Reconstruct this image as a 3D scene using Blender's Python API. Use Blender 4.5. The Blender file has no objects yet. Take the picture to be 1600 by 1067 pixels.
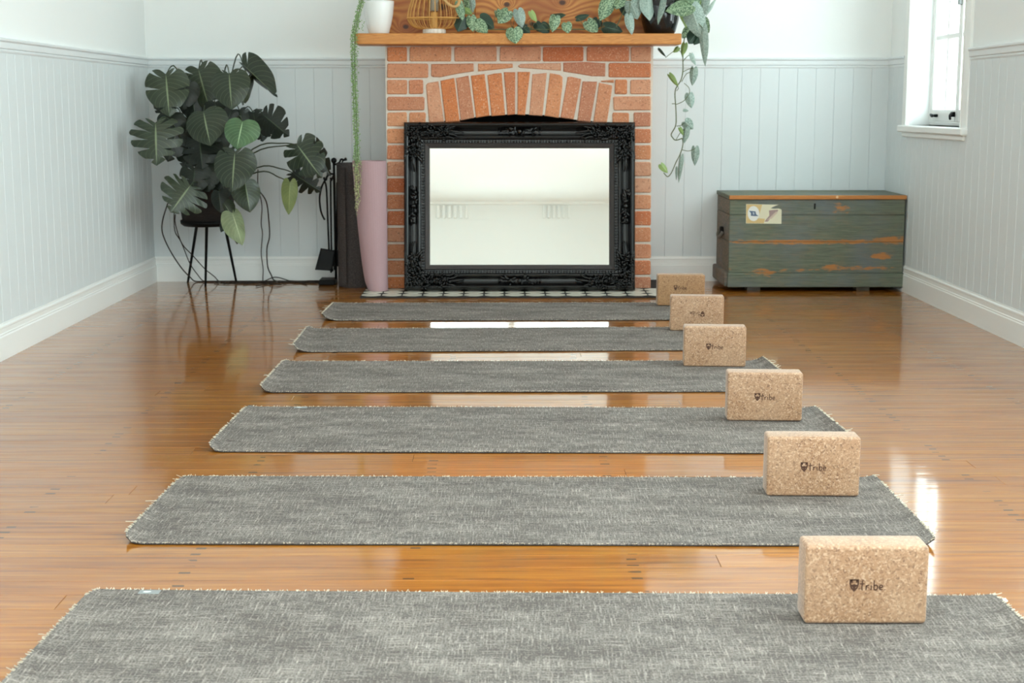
import bpy, bmesh, math, random
from mathutils import Vector, Matrix
R = random.Random(7)
PI = math.pi
scn = bpy.context.scene
COL = scn.collection
rad = math.radians

# ------------------------------------------------------------------ camera
F, CAM_H = 2300.0, 0.96                      # focal length in pixels of a 1600 px wide frame, eye height
PITCH = math.atan((533.5 - 165) / F)
YAW = math.atan(17 * math.cos(PITCH) / F)
_cy, _sy, _cp, _sp = math.cos(YAW), math.sin(YAW), math.cos(PITCH), math.sin(PITCH)
FWD = Vector((_sy * _cp, _cy * _cp, -_sp)); RGT = Vector((_cy, -_sy, 0)); UPV = RGT.cross(FWD)
CAMP = Vector((0, 0, CAM_H))
cd = bpy.data.cameras.new('camera'); cam = bpy.data.objects.new('camera', cd); COL.objects.link(cam)
cam.matrix_world = Matrix(((RGT.x, UPV.x, -FWD.x, 0), (RGT.y, UPV.y, -FWD.y, 0), (RGT.z, UPV.z, -FWD.z, CAM_H), (0, 0, 0, 1)))
cd.sensor_width = 36; cd.lens = F / 1600 * 36; cd.clip_start = .05
cd.dof.use_dof = True; cd.dof.focus_distance = 4.3; cd.dof.aperture_fstop = 9.0
scn.camera = cam

# ------------------------------------------------------------------ sky, portals, exposure
w = bpy.data.worlds.new('sky'); scn.world = w; w.use_nodes = True
bg = w.node_tree.nodes['Background']; bg.inputs['Color'].default_value = (.875, .98, 1.0, 1); bg.inputs['Strength'].default_value = 3.2
scn.view_settings.view_transform = 'Standard'; scn.view_settings.look = 'None'
scn.view_settings.exposure = 1.46; scn.view_settings.gamma = 1.0; scn.view_settings.use_curve_mapping = False
XL, XR, YB, YF, ZC = -1.92, 2.115, 8.115, -3.4, 2.87         # room planes
WR = [(6.79, 7.70, .86, 2.45), (3.9, 5.62, .70, 2.60), (1.5, 3.3, .70, 2.60), (-.6, .6, .86, 2.45)]   # right wall windows; those after the first are unseen, added for brightness
WL = [(-.6, .7, .86, 2.45)]  # unseen left wall window, added to brighten the room
WF = [(-.9, 1.1, .12, 1.95)]  # unseen glazed doors behind the camera, added as soft frontal fill
WC = [(-1.35, 1.55, -.3, 1.85)]                                  # unseen roof light over the near half, added for brightness: x0, x1, y0, y1
def portal(loc, rot, sx, sy):
    l = bpy.data.lights.new('window_daylight', 'AREA'); l.shape = 'RECTANGLE'; l.size = sx; l.size_y = sy
    l.cycles.is_portal = True
    o = bpy.data.objects.new('window_daylight', l); o.location = loc; o.rotation_euler = rot; COL.objects.link(o)
for a, b, c, d in WR: portal((XR + .13, (a + b) / 2, (c + d) / 2), (0, PI / 2, 0), d - c, b - a)
for a, b, c, d in WL: portal((XL - .13, (a + b) / 2, (c + d) / 2), (0, -PI / 2, 0), d - c, b - a)
for a, b, c, d in WF: portal(((a + b) / 2, YF - .13, (c + d) / 2), (PI / 2, 0, 0), b - a, d - c)
for a, b, c, d in WC: portal(((a + b) / 2, (c + d) / 2, ZC + .16), (0, 0, 0), b - a, d - c)
try:
    scn.cycles.max_bounces = 14; scn.cycles.diffuse_bounces = 8; scn.cycles.glossy_bounces = 6; scn.cycles.transparent_max_bounces = 12
    scn.cycles.sample_clamp_indirect = 6
except Exception: pass

# ------------------------------------------------------------------ pixel -> place on a real plane
def ray(x, y): return FWD + RGT * ((x - 800) / F) - UPV * ((y - 533.5) / F)
def at(x, y, Y): r = ray(x, y); return CAMP + r * (Y / r.y)
def fl(x, y, z=0.0): r = ray(x, y); return CAMP + r * ((z - CAM_H) / r.z)

# ------------------------------------------------------------------ materials
def lin(h):
    h = h.lstrip('#'); c = [int(h[i:i + 2], 16) / 255 for i in (0, 2, 4)]
    return tuple(v / 12.92 if v <= .04045 else ((v + .055) / 1.055) ** 2.4 for v in c) + (1,)
class NB:
    def __init__(s, name):
        s.m = bpy.data.materials.new(name); s.m.use_nodes = True; s.t = s.m.node_tree; s.p = s.t.nodes['Principled BSDF']; s.out = s.t.nodes['Material Output']
    def n(s, typ, **k):
        nd = s.t.nodes.new(typ)
        for a, v in k.items(): setattr(nd, a, v)
        return nd
    def put(s, sock, v):
        if isinstance(v, bpy.types.NodeSocket): s.t.links.new(v, sock)
        elif v is not None: sock.default_value = v
    def pos(s): return s.n('ShaderNodeNewGeometry').outputs['Position']
    def coord(s, k='Object'): return s.n('ShaderNodeTexCoord').outputs[k]
    def rnd(s): return s.n('ShaderNodeObjectInfo').outputs['Random']
    def map(s, v, scale=(1, 1, 1), loc=(0, 0, 0), rot=(0, 0, 0)):
        nd = s.n('ShaderNodeMapping'); s.put(nd.inputs['Vector'], v); nd.inputs['Scale'].default_value = scale
        nd.inputs['Rotation'].default_value = rot; s.put(nd.inputs['Location'], loc); return nd.outputs[0]
    def noise(s, v, scale=5, detail=3, rough=.5, dist=0, out='Fac'):
        nd = s.n('ShaderNodeTexNoise'); s.put(nd.inputs['Vector'], v); nd.inputs['Scale'].default_value = scale
        nd.inputs['Detail'].default_value = detail; nd.inputs['Roughness'].default_value = rough; nd.inputs['Distortion'].default_value = dist; return nd.outputs[out]
    def voro(s, v, scale=5, out='Color', feature='F1'):
        nd = s.n('ShaderNodeTexVoronoi', feature=feature); s.put(nd.inputs['Vector'], v); nd.inputs['Scale'].default_value = scale; return nd.outputs[out]
    def wave(s, v, scale=5, dist=0, detail=2, ds=1, bands='X'):
        nd = s.n('ShaderNodeTexWave', bands_direction=bands); s.put(nd.inputs['Vector'], v)
        for k, x in (('Scale', scale), ('Distortion', dist), ('Detail', detail), ('Detail Scale', ds)): nd.inputs[k].default_value = x
        return nd.outputs['Fac']
    def ramp(s, f, *st, interp='LINEAR'):
        nd = s.n('ShaderNodeValToRGB'); e = nd.color_ramp.elements; nd.color_ramp.interpolation = interp
        while len(e) < len(st): e.new(.5)
        for i, (p, c) in enumerate(st):
            e[i].position = p; e[i].color = lin(c) if isinstance(c, str) else ((c, c, c, 1) if not isinstance(c, tuple) else c)
        s.put(nd.inputs[0], f); return nd.outputs[0]
    def mix(s, f, a, b, mode='MIX'):
        nd = s.n('ShaderNodeMix', data_type='RGBA', blend_type=mode); s.put(nd.inputs[0], f)
        s.put(nd.inputs[6], lin(a) if isinstance(a, str) else a); s.put(nd.inputs[7], lin(b) if isinstance(b, str) else b); return nd.outputs[2]
    def math(s, op, a, b=None, c=None, clamp=False):
        nd = s.n('ShaderNodeMath', operation=op, use_clamp=clamp); s.put(nd.inputs[0], a)
        if b is not None: s.put(nd.inputs[1], b)
        if c is not None: s.put(nd.inputs[2], c)
        return nd.outputs[0]
    def sep(s, v): nd = s.n('ShaderNodeSeparateXYZ'); s.put(nd.inputs[0], v); return nd.outputs
    def comb(s, x=0, y=0, z=0):
        nd = s.n('ShaderNodeCombineXYZ'); s.put(nd.inputs[0], x); s.put(nd.inputs[1], y); s.put(nd.inputs[2], z); return nd.outputs[0]
    def vadd(s, a, b):
        nd = s.n('ShaderNodeVectorMath', operation='ADD'); s.put(nd.inputs[0], a); s.put(nd.inputs[1], b); return nd.outputs[0]
    def set(s, col=None, rough=None, spec=None, coat=None, coat_r=None, metal=None, bump=None, bs=.3, bd=.002):
        I = s.p.inputs
        if col is not None: s.put(I['Base Color'], lin(col) if isinstance(col, str) else col)
        if rough is not None: s.put(I['Roughness'], rough)
        if spec is not None: s.put(I['Specular IOR Level'], spec)
        if coat is not None: s.put(I['Coat Weight'], coat)
        if coat_r is not None: s.put(I['Coat Roughness'], coat_r)
        if metal is not None: s.put(I['Metallic'], metal)
        if bump is not None:
            b = s.n('ShaderNodeBump'); b.inputs['Strength'].default_value = bs; b.inputs['Distance'].default_value = bd
            s.put(b.inputs['Height'], bump); s.put(I['Normal'], b.outputs[0])
        return s.m
def flat(name, col, rough=.6, **k): return NB(name).set(col=col, rough=rough, **k)
M = {}
def paint(name, c, rough, amp=.02):
    b = NB(name); p = b.pos()
    n = b.noise(p, 6, 4)
    return b.set(col=b.mix(b.math('MULTIPLY', n, amp * 4), c, '#e2e6e6'), rough=rough, bump=b.noise(p, 90, 3), bs=.06, bd=.002)
M['plaster'] = paint('white_wall_paint', '#edf0ef', .75)
M['wains'] = paint('pale_blue_grey_paint', '#d7dee0', .5)
M['rail'] = paint('chair_rail_paint', '#dee3e5', .45)
M['trim'] = paint('white_gloss_paint', '#f1f3f1', .35)
def floor_mat():
    b = NB('honey_floorboards'); p = b.pos(); r = b.rnd()
    off = b.comb(b.math('MULTIPLY', r, 71.), b.math('MULTIPLY', r, 33.), 0)
    v = b.vadd(p, off)
    g1 = b.noise(b.map(v, (1.2, 26, 1)), 2.2, 5, .6, .5)
    g2 = b.noise(b.map(v, (3, 190, 1)), 3, 3, .6)
    base = b.ramp(g1, (.28, '#74430d'), (.5, '#b0701c'), (.75, '#ca8e34'))
    base = b.mix(b.ramp(g2, (.35, 0), (.7, .55)), base, '#7d4a1a')
    tone = b.ramp(r, (0, '#e0c09c'), (.3, '#fff4e0'), (.6, '#f0d8b8'), (.85, '#ffe8c4'), (1, '#d8b48c'))
    base = b.mix(.55, base, tone, 'MULTIPLY')
    # nail pairs along the joists: dark filled marks in the boards
    s = b.sep(p); px = b.math('ADD', s[0], b.math('MULTIPLY', b.noise(p, 9, 1), .03))
    fx = b.math('ABSOLUTE', b.math('SUBTRACT', b.math('FRACT', b.math('DIVIDE', b.math('SUBTRACT', px, 1.0), .47)), .5))
    fy = b.math('ABSOLUTE', b.math('SUBTRACT', b.math('FRACT', b.math('DIVIDE', s[1], .0425)), .5))
    nail = b.math('MULTIPLY', b.math('LESS_THAN', fx, .024), b.math('LESS_THAN', fy, .13))
    nail = b.math('MULTIPLY', nail, b.math('GREATER_THAN', b.noise(b.map(p, (1, 9, 1)), 3, 1), .50))
    base = b.mix(b.math('MULTIPLY', nail, .8), base, '#2a170a')
    rg = b.ramp(b.noise(b.map(p, (1, 5, 1)), 3, 3), (.3, .30), (.7, .42))
    wav = b.noise(b.map(v, (1.5, 9, 1)), 3, 2)
    b.set(col=base, rough=rg, spec=.20, coat=1.0, coat_r=.075, bump=b.math('ADD', wav, b.math('MULTIPLY', g2, .05)), bs=.065, bd=.004)
    b.p.inputs['Coat IOR'].default_value = 1.62
    nb = [n for n in b.t.nodes if n.type == 'BUMP'][0]; b.t.links.new(nb.outputs[0], b.p.inputs['Coat Normal'])
    return b.m
M['floor'] = floor_mat()
def brick_mat():
    b = NB('red_brick'); p = b.pos(); r = b.rnd()
    base = b.ramp(r, (0, '#d6a487'), (.15, '#cd8459'), (.3, '#d69d7d'), (.45, '#c56f44'), (.6, '#d08f69'), (.72, '#ba7c62'), (.85, '#d99a72'), (1, '#d4793f'))
    n = b.noise(p, 14, 4, .6); base = b.mix(b.ramp(n, (.4, 0), (.75, .45)), base, '#b26a48')
    f = b.noise(p, 170, 2, .6); base = b.mix(b.ramp(f, (.58, 0), (.70, .8)), base, '#e8c4a6')
    base = b.mix(b.ramp(b.noise(p, 95, 3), (.58, 0), (.70, .6)), base, '#84503a')
    return b.set(col=base, rough=.85, bump=b.noise(p, 110, 4, .7), bs=.5, bd=.003)
M['brick'] = brick_mat()
b = NB('lime_mortar'); M['mortar'] = b.set(col=b.mix(b.noise(b.pos(), 60, 3), '#e6ded3', '#d3c8ba'), rough=.95, bump=b.noise(b.pos(), 150, 3), bs=.5, bd=.003)
def timber(name, cs, sc=(1, 14, 14), knots=(), grain=3.0, rough=.45, rmul=1.0, det=4):
    b = NB(name); p = b.pos(); r = b.rnd()
    if knots:
        s = b.sep(p); k = 0
        for kx, kz, kr in knots:
            dx = b.math('SUBTRACT', s[0], kx); dz = b.math('SUBTRACT', s[2], kz)
            d = b.math('SQRT', b.math('ADD', b.math('MULTIPLY', dx, dx), b.math('MULTIPLY', dz, dz)))
            g = b.math('EXPONENT', b.math('MULTIPLY', b.math('DIVIDE', d, kr), -1.0))
            k = g if isinstance(k, int) else b.math('ADD', k, g)
        swirl = b.math('MULTIPLY', k, 2.2)
    else: swirl = k = None
    v = b.vadd(p, b.comb(b.math('MULTIPLY', r, 9), 0, b.math('MULTIPLY', r, 5)))
    n = b.noise(b.map(v, sc), grain, det, .5, .8)
    if swirl is not None: n = b.math('ADD', n, swirl)
    rings = b.wave(b.comb(b.math('MULTIPLY', n, rmul), 0, 0), 7.0, 0, 0)
    fine = b.noise(b.map(v, (sc[0] * 3, sc[1] * 5, sc[2] * 5)), grain * 2, 3, .6)
    base = b.ramp(rings, (.04, cs[0]), (.3, cs[1]), (.9, cs[2]))
    base = b.mix(b.ramp(fine, (.4, 0), (.75, .5)), base, cs[0])
    if k is not None: base = b.mix(b.ramp(k, (.50, 0), (.68, .95)), base, '#3d1e10')
    return b.set(col=base, rough=rough, bump=fine, bs=.15, bd=.002)
M['mantel'] = timber('oiled_pine', ('#b9712f', '#c98540', '#d39149'), (1.2, 22, 22), ((.058, 1.283, .010),), grain=1.2)
def panel_mat():
    b = NB('knotty_timber_panel'); p = b.pos(); r = b.rnd(); s = b.sep(p); k = None
    for kx, kz, kr in ((-.49, 1.36, .011), (.03, 1.472, .012), (.315, 1.482, .013), (-.30, 1.46, .016), (.16, 1.375, .010), (.52, 1.37, .012)):
        dx = b.math('MULTIPLY', b.math('SUBTRACT', s[0], kx), .75); dz = b.math('SUBTRACT', s[2], kz)
        d = b.math('SQRT', b.math('ADD', b.math('MULTIPLY', dx, dx), b.math('MULTIPLY', dz, dz)))
        g = b.math('EXPONENT', b.math('MULTIPLY', d, -1 / kr / 2.2)); k = g if k is None else b.math('MAXIMUM', k, g)
    z = b.math('ADD', b.math('MULTIPLY', s[2], 4.6), b.math('MULTIPLY', k, .9))
    v = b.comb(b.math('ADD', b.math('MULTIPLY', s[0], 1.6), b.math('MULTIPLY', r, 7)), b.math('MULTIPLY', r, 3), z)
    w_ = b.wave(v, 2.2, 9.0, 3.0, .8, 'Z')
    fine = b.noise(b.map(v, (4, 1, 16)), 5, 3, .6)
    base = b.ramp(w_, (0, '#a25c24'), (.22, '#b8702f'), (.7, '#c6823b'), (1, '#cf9046'))
    base = b.mix(b.ramp(fine, (.45, 0), (.75, .4)), base, '#8f4d1e')
    base = b.mix(b.ramp(b.noise(p, 4.5, 2), (.40, 0), (.62, .7)), base, '#96501f')
    base = b.mix(b.ramp(k, (.55, 0), (.72, .95)), base, '#3d1e10')
    return b.set(col=base, rough=.45, bump=fine, bs=.15, bd=.002)
M['panel'] = panel_mat()
def weave_mat(name, c0, c1, c2, sc=1.0):
    b = NB(name); p = b.coord('UV'); r = b.rnd(); v = b.vadd(p, b.comb(b.math('MULTIPLY', r, 40), b.math('MULTIPLY', r, 23), 0))
    a = b.noise(b.map(v, (20, 300 * sc, 1)), 1, 3, .7); c = b.noise(b.map(v, (300 * sc, 20, 1)), 1, 3, .7)
    t = b.math('MAXIMUM', a, c); big = b.noise(b.map(v, (1, 3, 1)), 4.5, 4, .6)
    grain = b.noise(v, 260 * sc, 2, .7)
    f = b.math('ADD', b.math('MULTIPLY', t, .75), b.math('ADD', b.math('MULTIPLY', grain, .42), b.math('MULTIPLY', b.math('SUBTRACT', big, .5), .24)))
    base = b.ramp(f, (.56, c0), (.70, c1), (.86, c2))
    return b.set(col=base, rough=.92, spec=.15, bump=b.math('ADD', t, grain), bs=.5, bd=.002)
M['weave'] = weave_mat('grey_jute_weave', '#5b5551', '#938c85', '#c8beb0')
M['under'] = flat('black_rubber_underside', '#1f1d1c', .8)
M['thread'] = flat('cream_jute_thread', '#d2c8b4', .9)
M['tagw'] = flat('pale_fabric_tag', '#878c8c', .6); M['tagl'] = flat('white_print', '#dfe4e4', .5)
def cork_mat(name, c0, c1, c2):
    b = NB(name); p = b.coord('Object'); r = b.rnd(); v = b.vadd(p, b.comb(b.math('MULTIPLY', r, 5), 0, b.math('MULTIPLY', r, 3)))
    vv = b.vadd(v, b.map(b.noise(v, 60, 2, out='Color'), (.012, .012, .012)))
    s = b.sep(b.voro(vv, 290)); s2 = b.sep(b.voro(vv, 420))
    base = b.ramp(s[0], (0, c0), (.18, c1), (.62, c1), (1, c2))
    base = b.mix(b.ramp(s2[1], (.80, 0), (.9, .55)), base, c0)
    base = b.mix(b.ramp(b.noise(v, 9, 3), (.35, 0), (.7, .3)), base, c2)
    b.p.inputs['Sheen Weight'].default_value = .35; b.p.inputs['Sheen Roughness'].default_value = .4
    return b.set(col=base, rough=.5, spec=.5, bump=s2[0], bs=.25, bd=.001)
M['cork'] = cork_mat('pressed_cork', '#7c5943', '#ae8665', '#cfae90')
M['corkd'] = cork_mat('darker_pressed_cork', '#7c5436', '#a97f58', '#c39b70')
M['ink'] = flat('branded_brown_mark', '#54382a', .9)
def chest_mat(name, marks, c0='#626a59', c1='#767c6a', k=1.0):
    b = NB(name); p = b.pos(); s = b.sep(p)
    n = b.noise(b.map(p, (2, 6, 30)), 4, 5, .65); n2 = b.noise(b.map(p, (4, 8, 14)), 6, 4, .6)
    base = b.ramp(n, (.3, '#525a4e'), (.5, c0), (.72, c1))
    base = b.mix(b.ramp(b.noise(p, 5, 4), (.45, 0), (.7, .5)), base, '#6c727c')
    base = b.mix(b.ramp(b.noise(b.map(p, (2.5, 4, 9)), 5, 5, .7), (.5, 0), (.72, .55)), base, '#7d6f58')
    wear = None
    for x0, z0, rx, rz, a in marks:
        dx = b.math('DIVIDE', b.math('SUBTRACT', s[0], x0), rx); dz = b.math('DIVIDE', b.math('SUBTRACT', s[2], z0), rz)
        d = b.math('ADD', b.math('MULTIPLY', dx, dx), b.math('MULTIPLY', dz, dz))
        g = b.math('MULTIPLY', b.math('SUBTRACT', 1.3, d), a)
        wear = g if wear is None else b.math('MAXIMUM', wear, g)
    if wear is not None:
        f = b.math('ADD', wear, b.math('MULTIPLY', b.math('SUBTRACT', n2, .55), 3.0))
        base = b.mix(b.ramp(f, (.15, 0), (.75, .9)), base, b.mix(b.noise(b.map(p, (3, 3, 40)), 5, 3), '#a8682e', '#c28446'))
    base = b.mix(b.ramp(b.noise(b.map(p, (2, 2, 70)), 6, 3, .7), (.58, 0), (.72, .45)), base, '#4a4d44')
    return b.set(col=base, rough=.7, bump=n, bs=.3, bd=.003)
def leafm(name, c0, c1, vein, rough=.4, spots=None, vs=3.4):
    b = NB(name); uv = b.coord('UV'); s = b.sep(uv); au = b.math('ABSOLUTE', s[0]); r = b.rnd()
    base = b.mix(r, c0, c1)
    base = b.mix(b.ramp(b.noise(b.pos(), 18, 3), (.35, 0), (.75, .35)), base, '#1f2819')
    sec = b.wave(b.comb(b.math('SUBTRACT', s[1], b.math('MULTIPLY', au, .30)), 0, 0), vs, 0, 0)
    base = b.mix(b.ramp(sec, (.93, 0), (1, .22)), base, vein)
    if spots: base = b.mix(b.ramp(b.noise(b.pos(), 150, 3, .7), (.46, 0), (.58, .85)), base, spots)
    base = b.mix(b.ramp(au, (.015, .85), (.05, 0)), base, vein)
    m = b.set(col=base, rough=rough, spec=.45, bump=sec, bs=.08, bd=.003)
    return m
M['monst'] = leafm('monstera_leaf', '#263022', '#353f2d', '#83916e', .30)
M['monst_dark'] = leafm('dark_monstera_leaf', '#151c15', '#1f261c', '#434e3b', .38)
M['monst_light'] = leafm('young_monstera_leaf', '#4c6a44', '#557350', '#a9c79a', .4)
M['monst_old'] = leafm('olive_monstera_leaf', '#6b7a45', '#76804a', '#a5ad6c', .5)
M['monst_var'] = leafm('faded_monstera_leaf', '#8a9872', '#98a680', '#c6cfaa', .5)
M['satin'] = leafm('satin_pothos_leaf', '#3f5f47', '#4f7050', '#9fb893', .45, '#a9c09b')
M['satin_dark'] = leafm('dark_pothos_leaf', '#22382c', '#2f4738', '#5c7a63', .4)
M['satin_grey'] = leafm('silver_grey_pothos_leaf', '#7e948a', '#93a79c', '#bccac0', .55, '#a7b8ae')
M['satin_lime'] = leafm('lime_pothos_leaf', '#7c9a55', '#9db36c', '#c6d69a', .5)
M['stem'] = flat('green_stem', '#33402b', .5); M['stem_b'] = flat('brown_aerial_root', '#2c2119', .7); M['vine'] = flat('olive_vine', '#5f6b4a', .6)
M['black'] = flat('black_iron', '#0b0b0c', .5, spec=.2); M['gloss'] = flat('gloss_black_ceramic', '#0c0c0e', .12, spec=.6)
M['soil'] = flat('dark_soil', '#221a14', .95)
def weave_pot():
    b = NB('dark_woven_basket'); p = b.coord('Object')
    a = b.wave(p, 55, 1, 1, 1, 'Z'); c = b.noise(b.map(p, (60, 60, 90)), 1, 2)
    return b.set(col=b.mix(b.math('MULTIPLY', a, c), '#15100e', '#3a2c25'), rough=.75, bump=a, bs=.6, bd=.004)
M['basket'] = weave_pot()
M['white_pot'] = flat('white_glazed_ceramic', '#eceeed', .25, spec=.5, coat=.3)
M['bamboo'] = NB('split_bamboo'); b = M['bamboo']; M['bamboo'] = b.set(col=b.mix(b.noise(b.pos(), 30, 3), '#c48a3a', '#dfae66'), rough=.5)
b = NB('white_birch_disc'); M['birch'] = b.set(col=b.ramp(b.noise(b.map(b.pos(), (40, 40, 6)), 2, 3), (.4, '#e8e2d8'), (.62, '#d3c9bb'), (.75, '#8e8578')), rough=.6)
b = NB('frame_black_lacquer'); M['lacq'] = b.set(col=b.mix(b.noise(b.pos(), 40, 3), '#060606', '#101010'), rough=.24, spec=.5, bump=b.noise(b.pos(), 160, 3), bs=.2, bd=.002)
b = NB('frame_charcoal_slip'); M['slip'] = b.set(col=b.mix(b.noise(b.pos(), 200, 2), '#2a2524', '#3d3634'), rough=.6)
M['mirror'] = flat('silvered_glass', '#e9eeec', 0.0, metal=1.0)
M['tile'] = NB('cream_hearth_tile'); b = M['tile']; M['tile'] = b.set(col=b.mix(b.noise(b.pos(), 25, 3), '#d8d3c6', '#c3bdae'), rough=.3, spec=.5)
M['grout'] = flat('dark_grout', '#2a2725', .8)
b = NB('charcoal_mat_felt'); M['felt'] = b.set(col=b.ramp(b.noise(b.map(b.pos(), (300, 300, 220)), 1, 3, .7), (.3, '#3a3534'), (.5, '#4d4746'), (.7, '#655d5a')), rough=.95, spec=.1)
b = NB('dusty_pink_foam'); M['pink'] = b.set(col=b.mix(b.noise(b.pos(), 300, 2), '#ac8d92', '#b8999c'), rough=.7, spec=.25)
M['soot'] = flat('sooty_firebox', '#0c0b0b', .95)
def glassm():
    b = NB('window_glass'); t = b.n('ShaderNodeBsdfTransparent'); g = b.n('ShaderNodeBsdfGlossy'); g.inputs['Roughness'].default_value = .02
    lw = b.n('ShaderNodeLayerWeight'); lw.inputs['Blend'].default_value = .5; mx = b.n('ShaderNodeMixShader')
    fr = b.math('MULTIPLY_ADD', b.math('POWER', lw.outputs['Facing'], 5.0), .5, .03)   # the same from both faces of a pane
    t.inputs['Color'].default_value = (.96, .985, .98, 1)
    b.t.links.new(fr, mx.inputs[0]); b.t.links.new(t.outputs[0], mx.inputs[1]); b.t.links.new(g.outputs[0], mx.inputs[2])
    b.t.links.new(mx.outputs[0], b.out.inputs['Surface']); b.t.nodes.remove(b.p); return b.m
M['glass'] = glassm()

# ------------------------------------------------------------------ geometry helpers
def meshdata(name, V, Fc, mat, smooth=False, uv=None):
    me = bpy.data.meshes.new(name); me.from_pydata([tuple(v) for v in V], [], Fc)
    if mat is not None: me.materials.append(mat)
    if smooth: me.polygons.foreach_set('use_smooth', [True] * len(me.polygons))
    if uv is not None:
        l = me.uv_layers.new(name='UVMap')
        for lp in me.loops: l.data[lp.index].uv = uv[lp.vertex_index]
    me.update(); return me
def link(name, me, parent=None, loc=None):
    o = bpy.data.objects.new(name, me); COL.objects.link(o)
    if loc is not None: o.location = loc
    if parent is not None: o.parent = parent
    return o
def wloc(o):
    p = Vector((0, 0, 0))
    while o is not None: p = p + o.location; o = o.parent
    return p
def obj(name, VF, mat, parent=None, smooth=False, uv=None, pivot=None):
    """world-space verts; stored about a pivot (default: the parent's place)"""
    V, Fc = VF[0], VF[1]
    base = wloc(parent) if parent is not None else Vector((0, 0, 0))
    pv = Vector(pivot) if pivot is not None else base
    me = meshdata(name, [Vector(v) - pv for v in V], Fc, mat, smooth, uv)
    o = link(name, me, parent); o.location = pv - base
    return o
def tag(o, label=None, cat=None, group=None, kind=None):
    if label: o['label'] = label
    if cat: o['category'] = cat
    if group: o['group'] = group
    if kind: o['kind'] = kind
    return o
def thing(name, label, cat, loc=(0, 0, 0), group=None):
    o = bpy.data.objects.new(name, None); COL.objects.link(o); o.location = loc; o.empty_display_size = .1
    return tag(o, label, cat, group)
def struct(o): o['kind'] = 'structure'; return o
def join(*parts):
    V, Fc = [], []
    for v, f in parts:
        n = len(V); V += list(v); Fc += [tuple(i + n for i in q) for q in f]
    return V, Fc
def box(x0, x1, y0, y1, z0, z1):
    V = [(x, y, z) for z in (z0, z1) for y in (y0, y1) for x in (x0, x1)]
    return V, [(0, 2, 3, 1), (4, 5, 7, 6), (0, 1, 5, 4), (2, 6, 7, 3), (0, 4, 6, 2), (1, 3, 7, 5)]
def from_bm(bm):
    bm.verts.index_update(); V = [v.co.copy() for v in bm.verts]; Fc = [tuple(v.index for v in f.verts) for f in bm.faces]; bm.free(); return V, Fc
def rbox(x0, x1, y0, y1, z0, z1, r=.004, seg=1):
    bm = bmesh.new(); V, Fc = box(x0, x1, y0, y1, z0, z1); vs = [bm.verts.new(v) for v in V]
    for f in Fc: bm.faces.new([vs[i] for i in f])
    bmesh.ops.bevel(bm, geom=bm.edges[:], offset=r, segments=seg, profile=.5, affect='EDGES', clamp_overlap=True)
    return from_bm(bm)
def prism_y(poly, y0, y1, ch=0.0):
    """polygon of (x,z), counter-clockwise seen from -y, pushed from y0 (front) to y1, front edge eased by ch"""
    n = len(poly); V = []
    if ch:
        cx = sum(p[0] for p in poly) / n; cz = sum(p[1] for p in poly) / n
        ins = []
        for i in range(n):
            a, b, c = Vector(poly[i - 1]), Vector(poly[i]), Vector(poly[(i + 1) % n])
            d1 = (b - a).normalized(); d2 = (c - b).normalized(); nn = Vector((-d1.y, d1.x)) + Vector((-d2.y, d2.x))
            L = nn.length; nn = nn / max(L, .3); k = ch / max(.35, L / 2); ins.append(b + nn * min(k, ch * 2))
        V += [(p[0], y0, p[1]) for p in ins]; V += [(p[0], y0 + ch, p[1]) for p in poly]
    else: V += [(p[0], y0, p[1]) for p in poly]
    V += [(p[0], y1, p[1]) for p in poly]
    Fc = [tuple(range(n))]
    for k in range(len(V) // n - 1):
        for i in range(n):
            j = (i + 1) % n; Fc.append((k * n + j, k * n + i, (k + 1) * n + i, (k + 1) * n + j))
    m = (len(V) // n - 1) * n; Fc.append(tuple(reversed(range(m, m + n)))); return V, Fc
def smooth_path(P, k=6):
    P = [Vector(p) for p in P]
    if len(P) < 3: return [P[0].lerp(P[-1], i / k) for i in range(k + 1)]
    out = []
    for i in range(len(P) - 1):
        a, b, c, d = P[max(i - 1, 0)], P[i], P[i + 1], P[min(i + 2, len(P) - 1)]
        for j in range(k):
            t = j / k; out.append(.5 * ((2 * b) + (c - a) * t + (2 * a - 5 * b + 4 * c - d) * t * t + (3 * b - a - 3 * c + d) * t ** 3))
    out.append(P[-1]); return out
def tube(P, r, sides=6, r1=None, k=6, raw=False, closed=False, flatz=1.0):
    P = [Vector(p) for p in P] if raw else smooth_path(P, k)
    n = len(P); V, Fc = [], []; prev = None
    for i, p in enumerate(P):
        t = (P[(i + 1) % n] - P[i - 1]) if closed else (P[min(i + 1, n - 1)] - P[max(i - 1, 0)])
        t = t.normalized() if t.length > 1e-9 else Vector((0, 0, 1))
        if prev is None:
            u = t.cross(Vector((0, 0, 1)));
            if u.length < .05: u = t.cross(Vector((1, 0, 0)))
        else: u = prev - t * prev.dot(t)
        u.normalize(); prev = u; v = t.cross(u)
        q = i / (n - 1); rr = r if r1 is None else (r(q) if callable(r) else r + (r1 - r) * q)
        if callable(r): rr = r(q)
        for s in range(sides):
            a = 2 * PI * s / sides; V.append(p + (u * math.cos(a) + v * math.sin(a) * flatz) * rr)
    for i in range(n if closed else n - 1):
        for s in range(sides):
            s2 = (s + 1) % sides; i2 = (i + 1) % n; Fc.append((i * sides + s, i * sides + s2, i2 * sides + s2, i2 * sides + s))
    if not closed: Fc += [tuple(reversed(range(sides))), tuple(range((n - 1) * sides, n * sides))]
    return V, Fc
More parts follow.
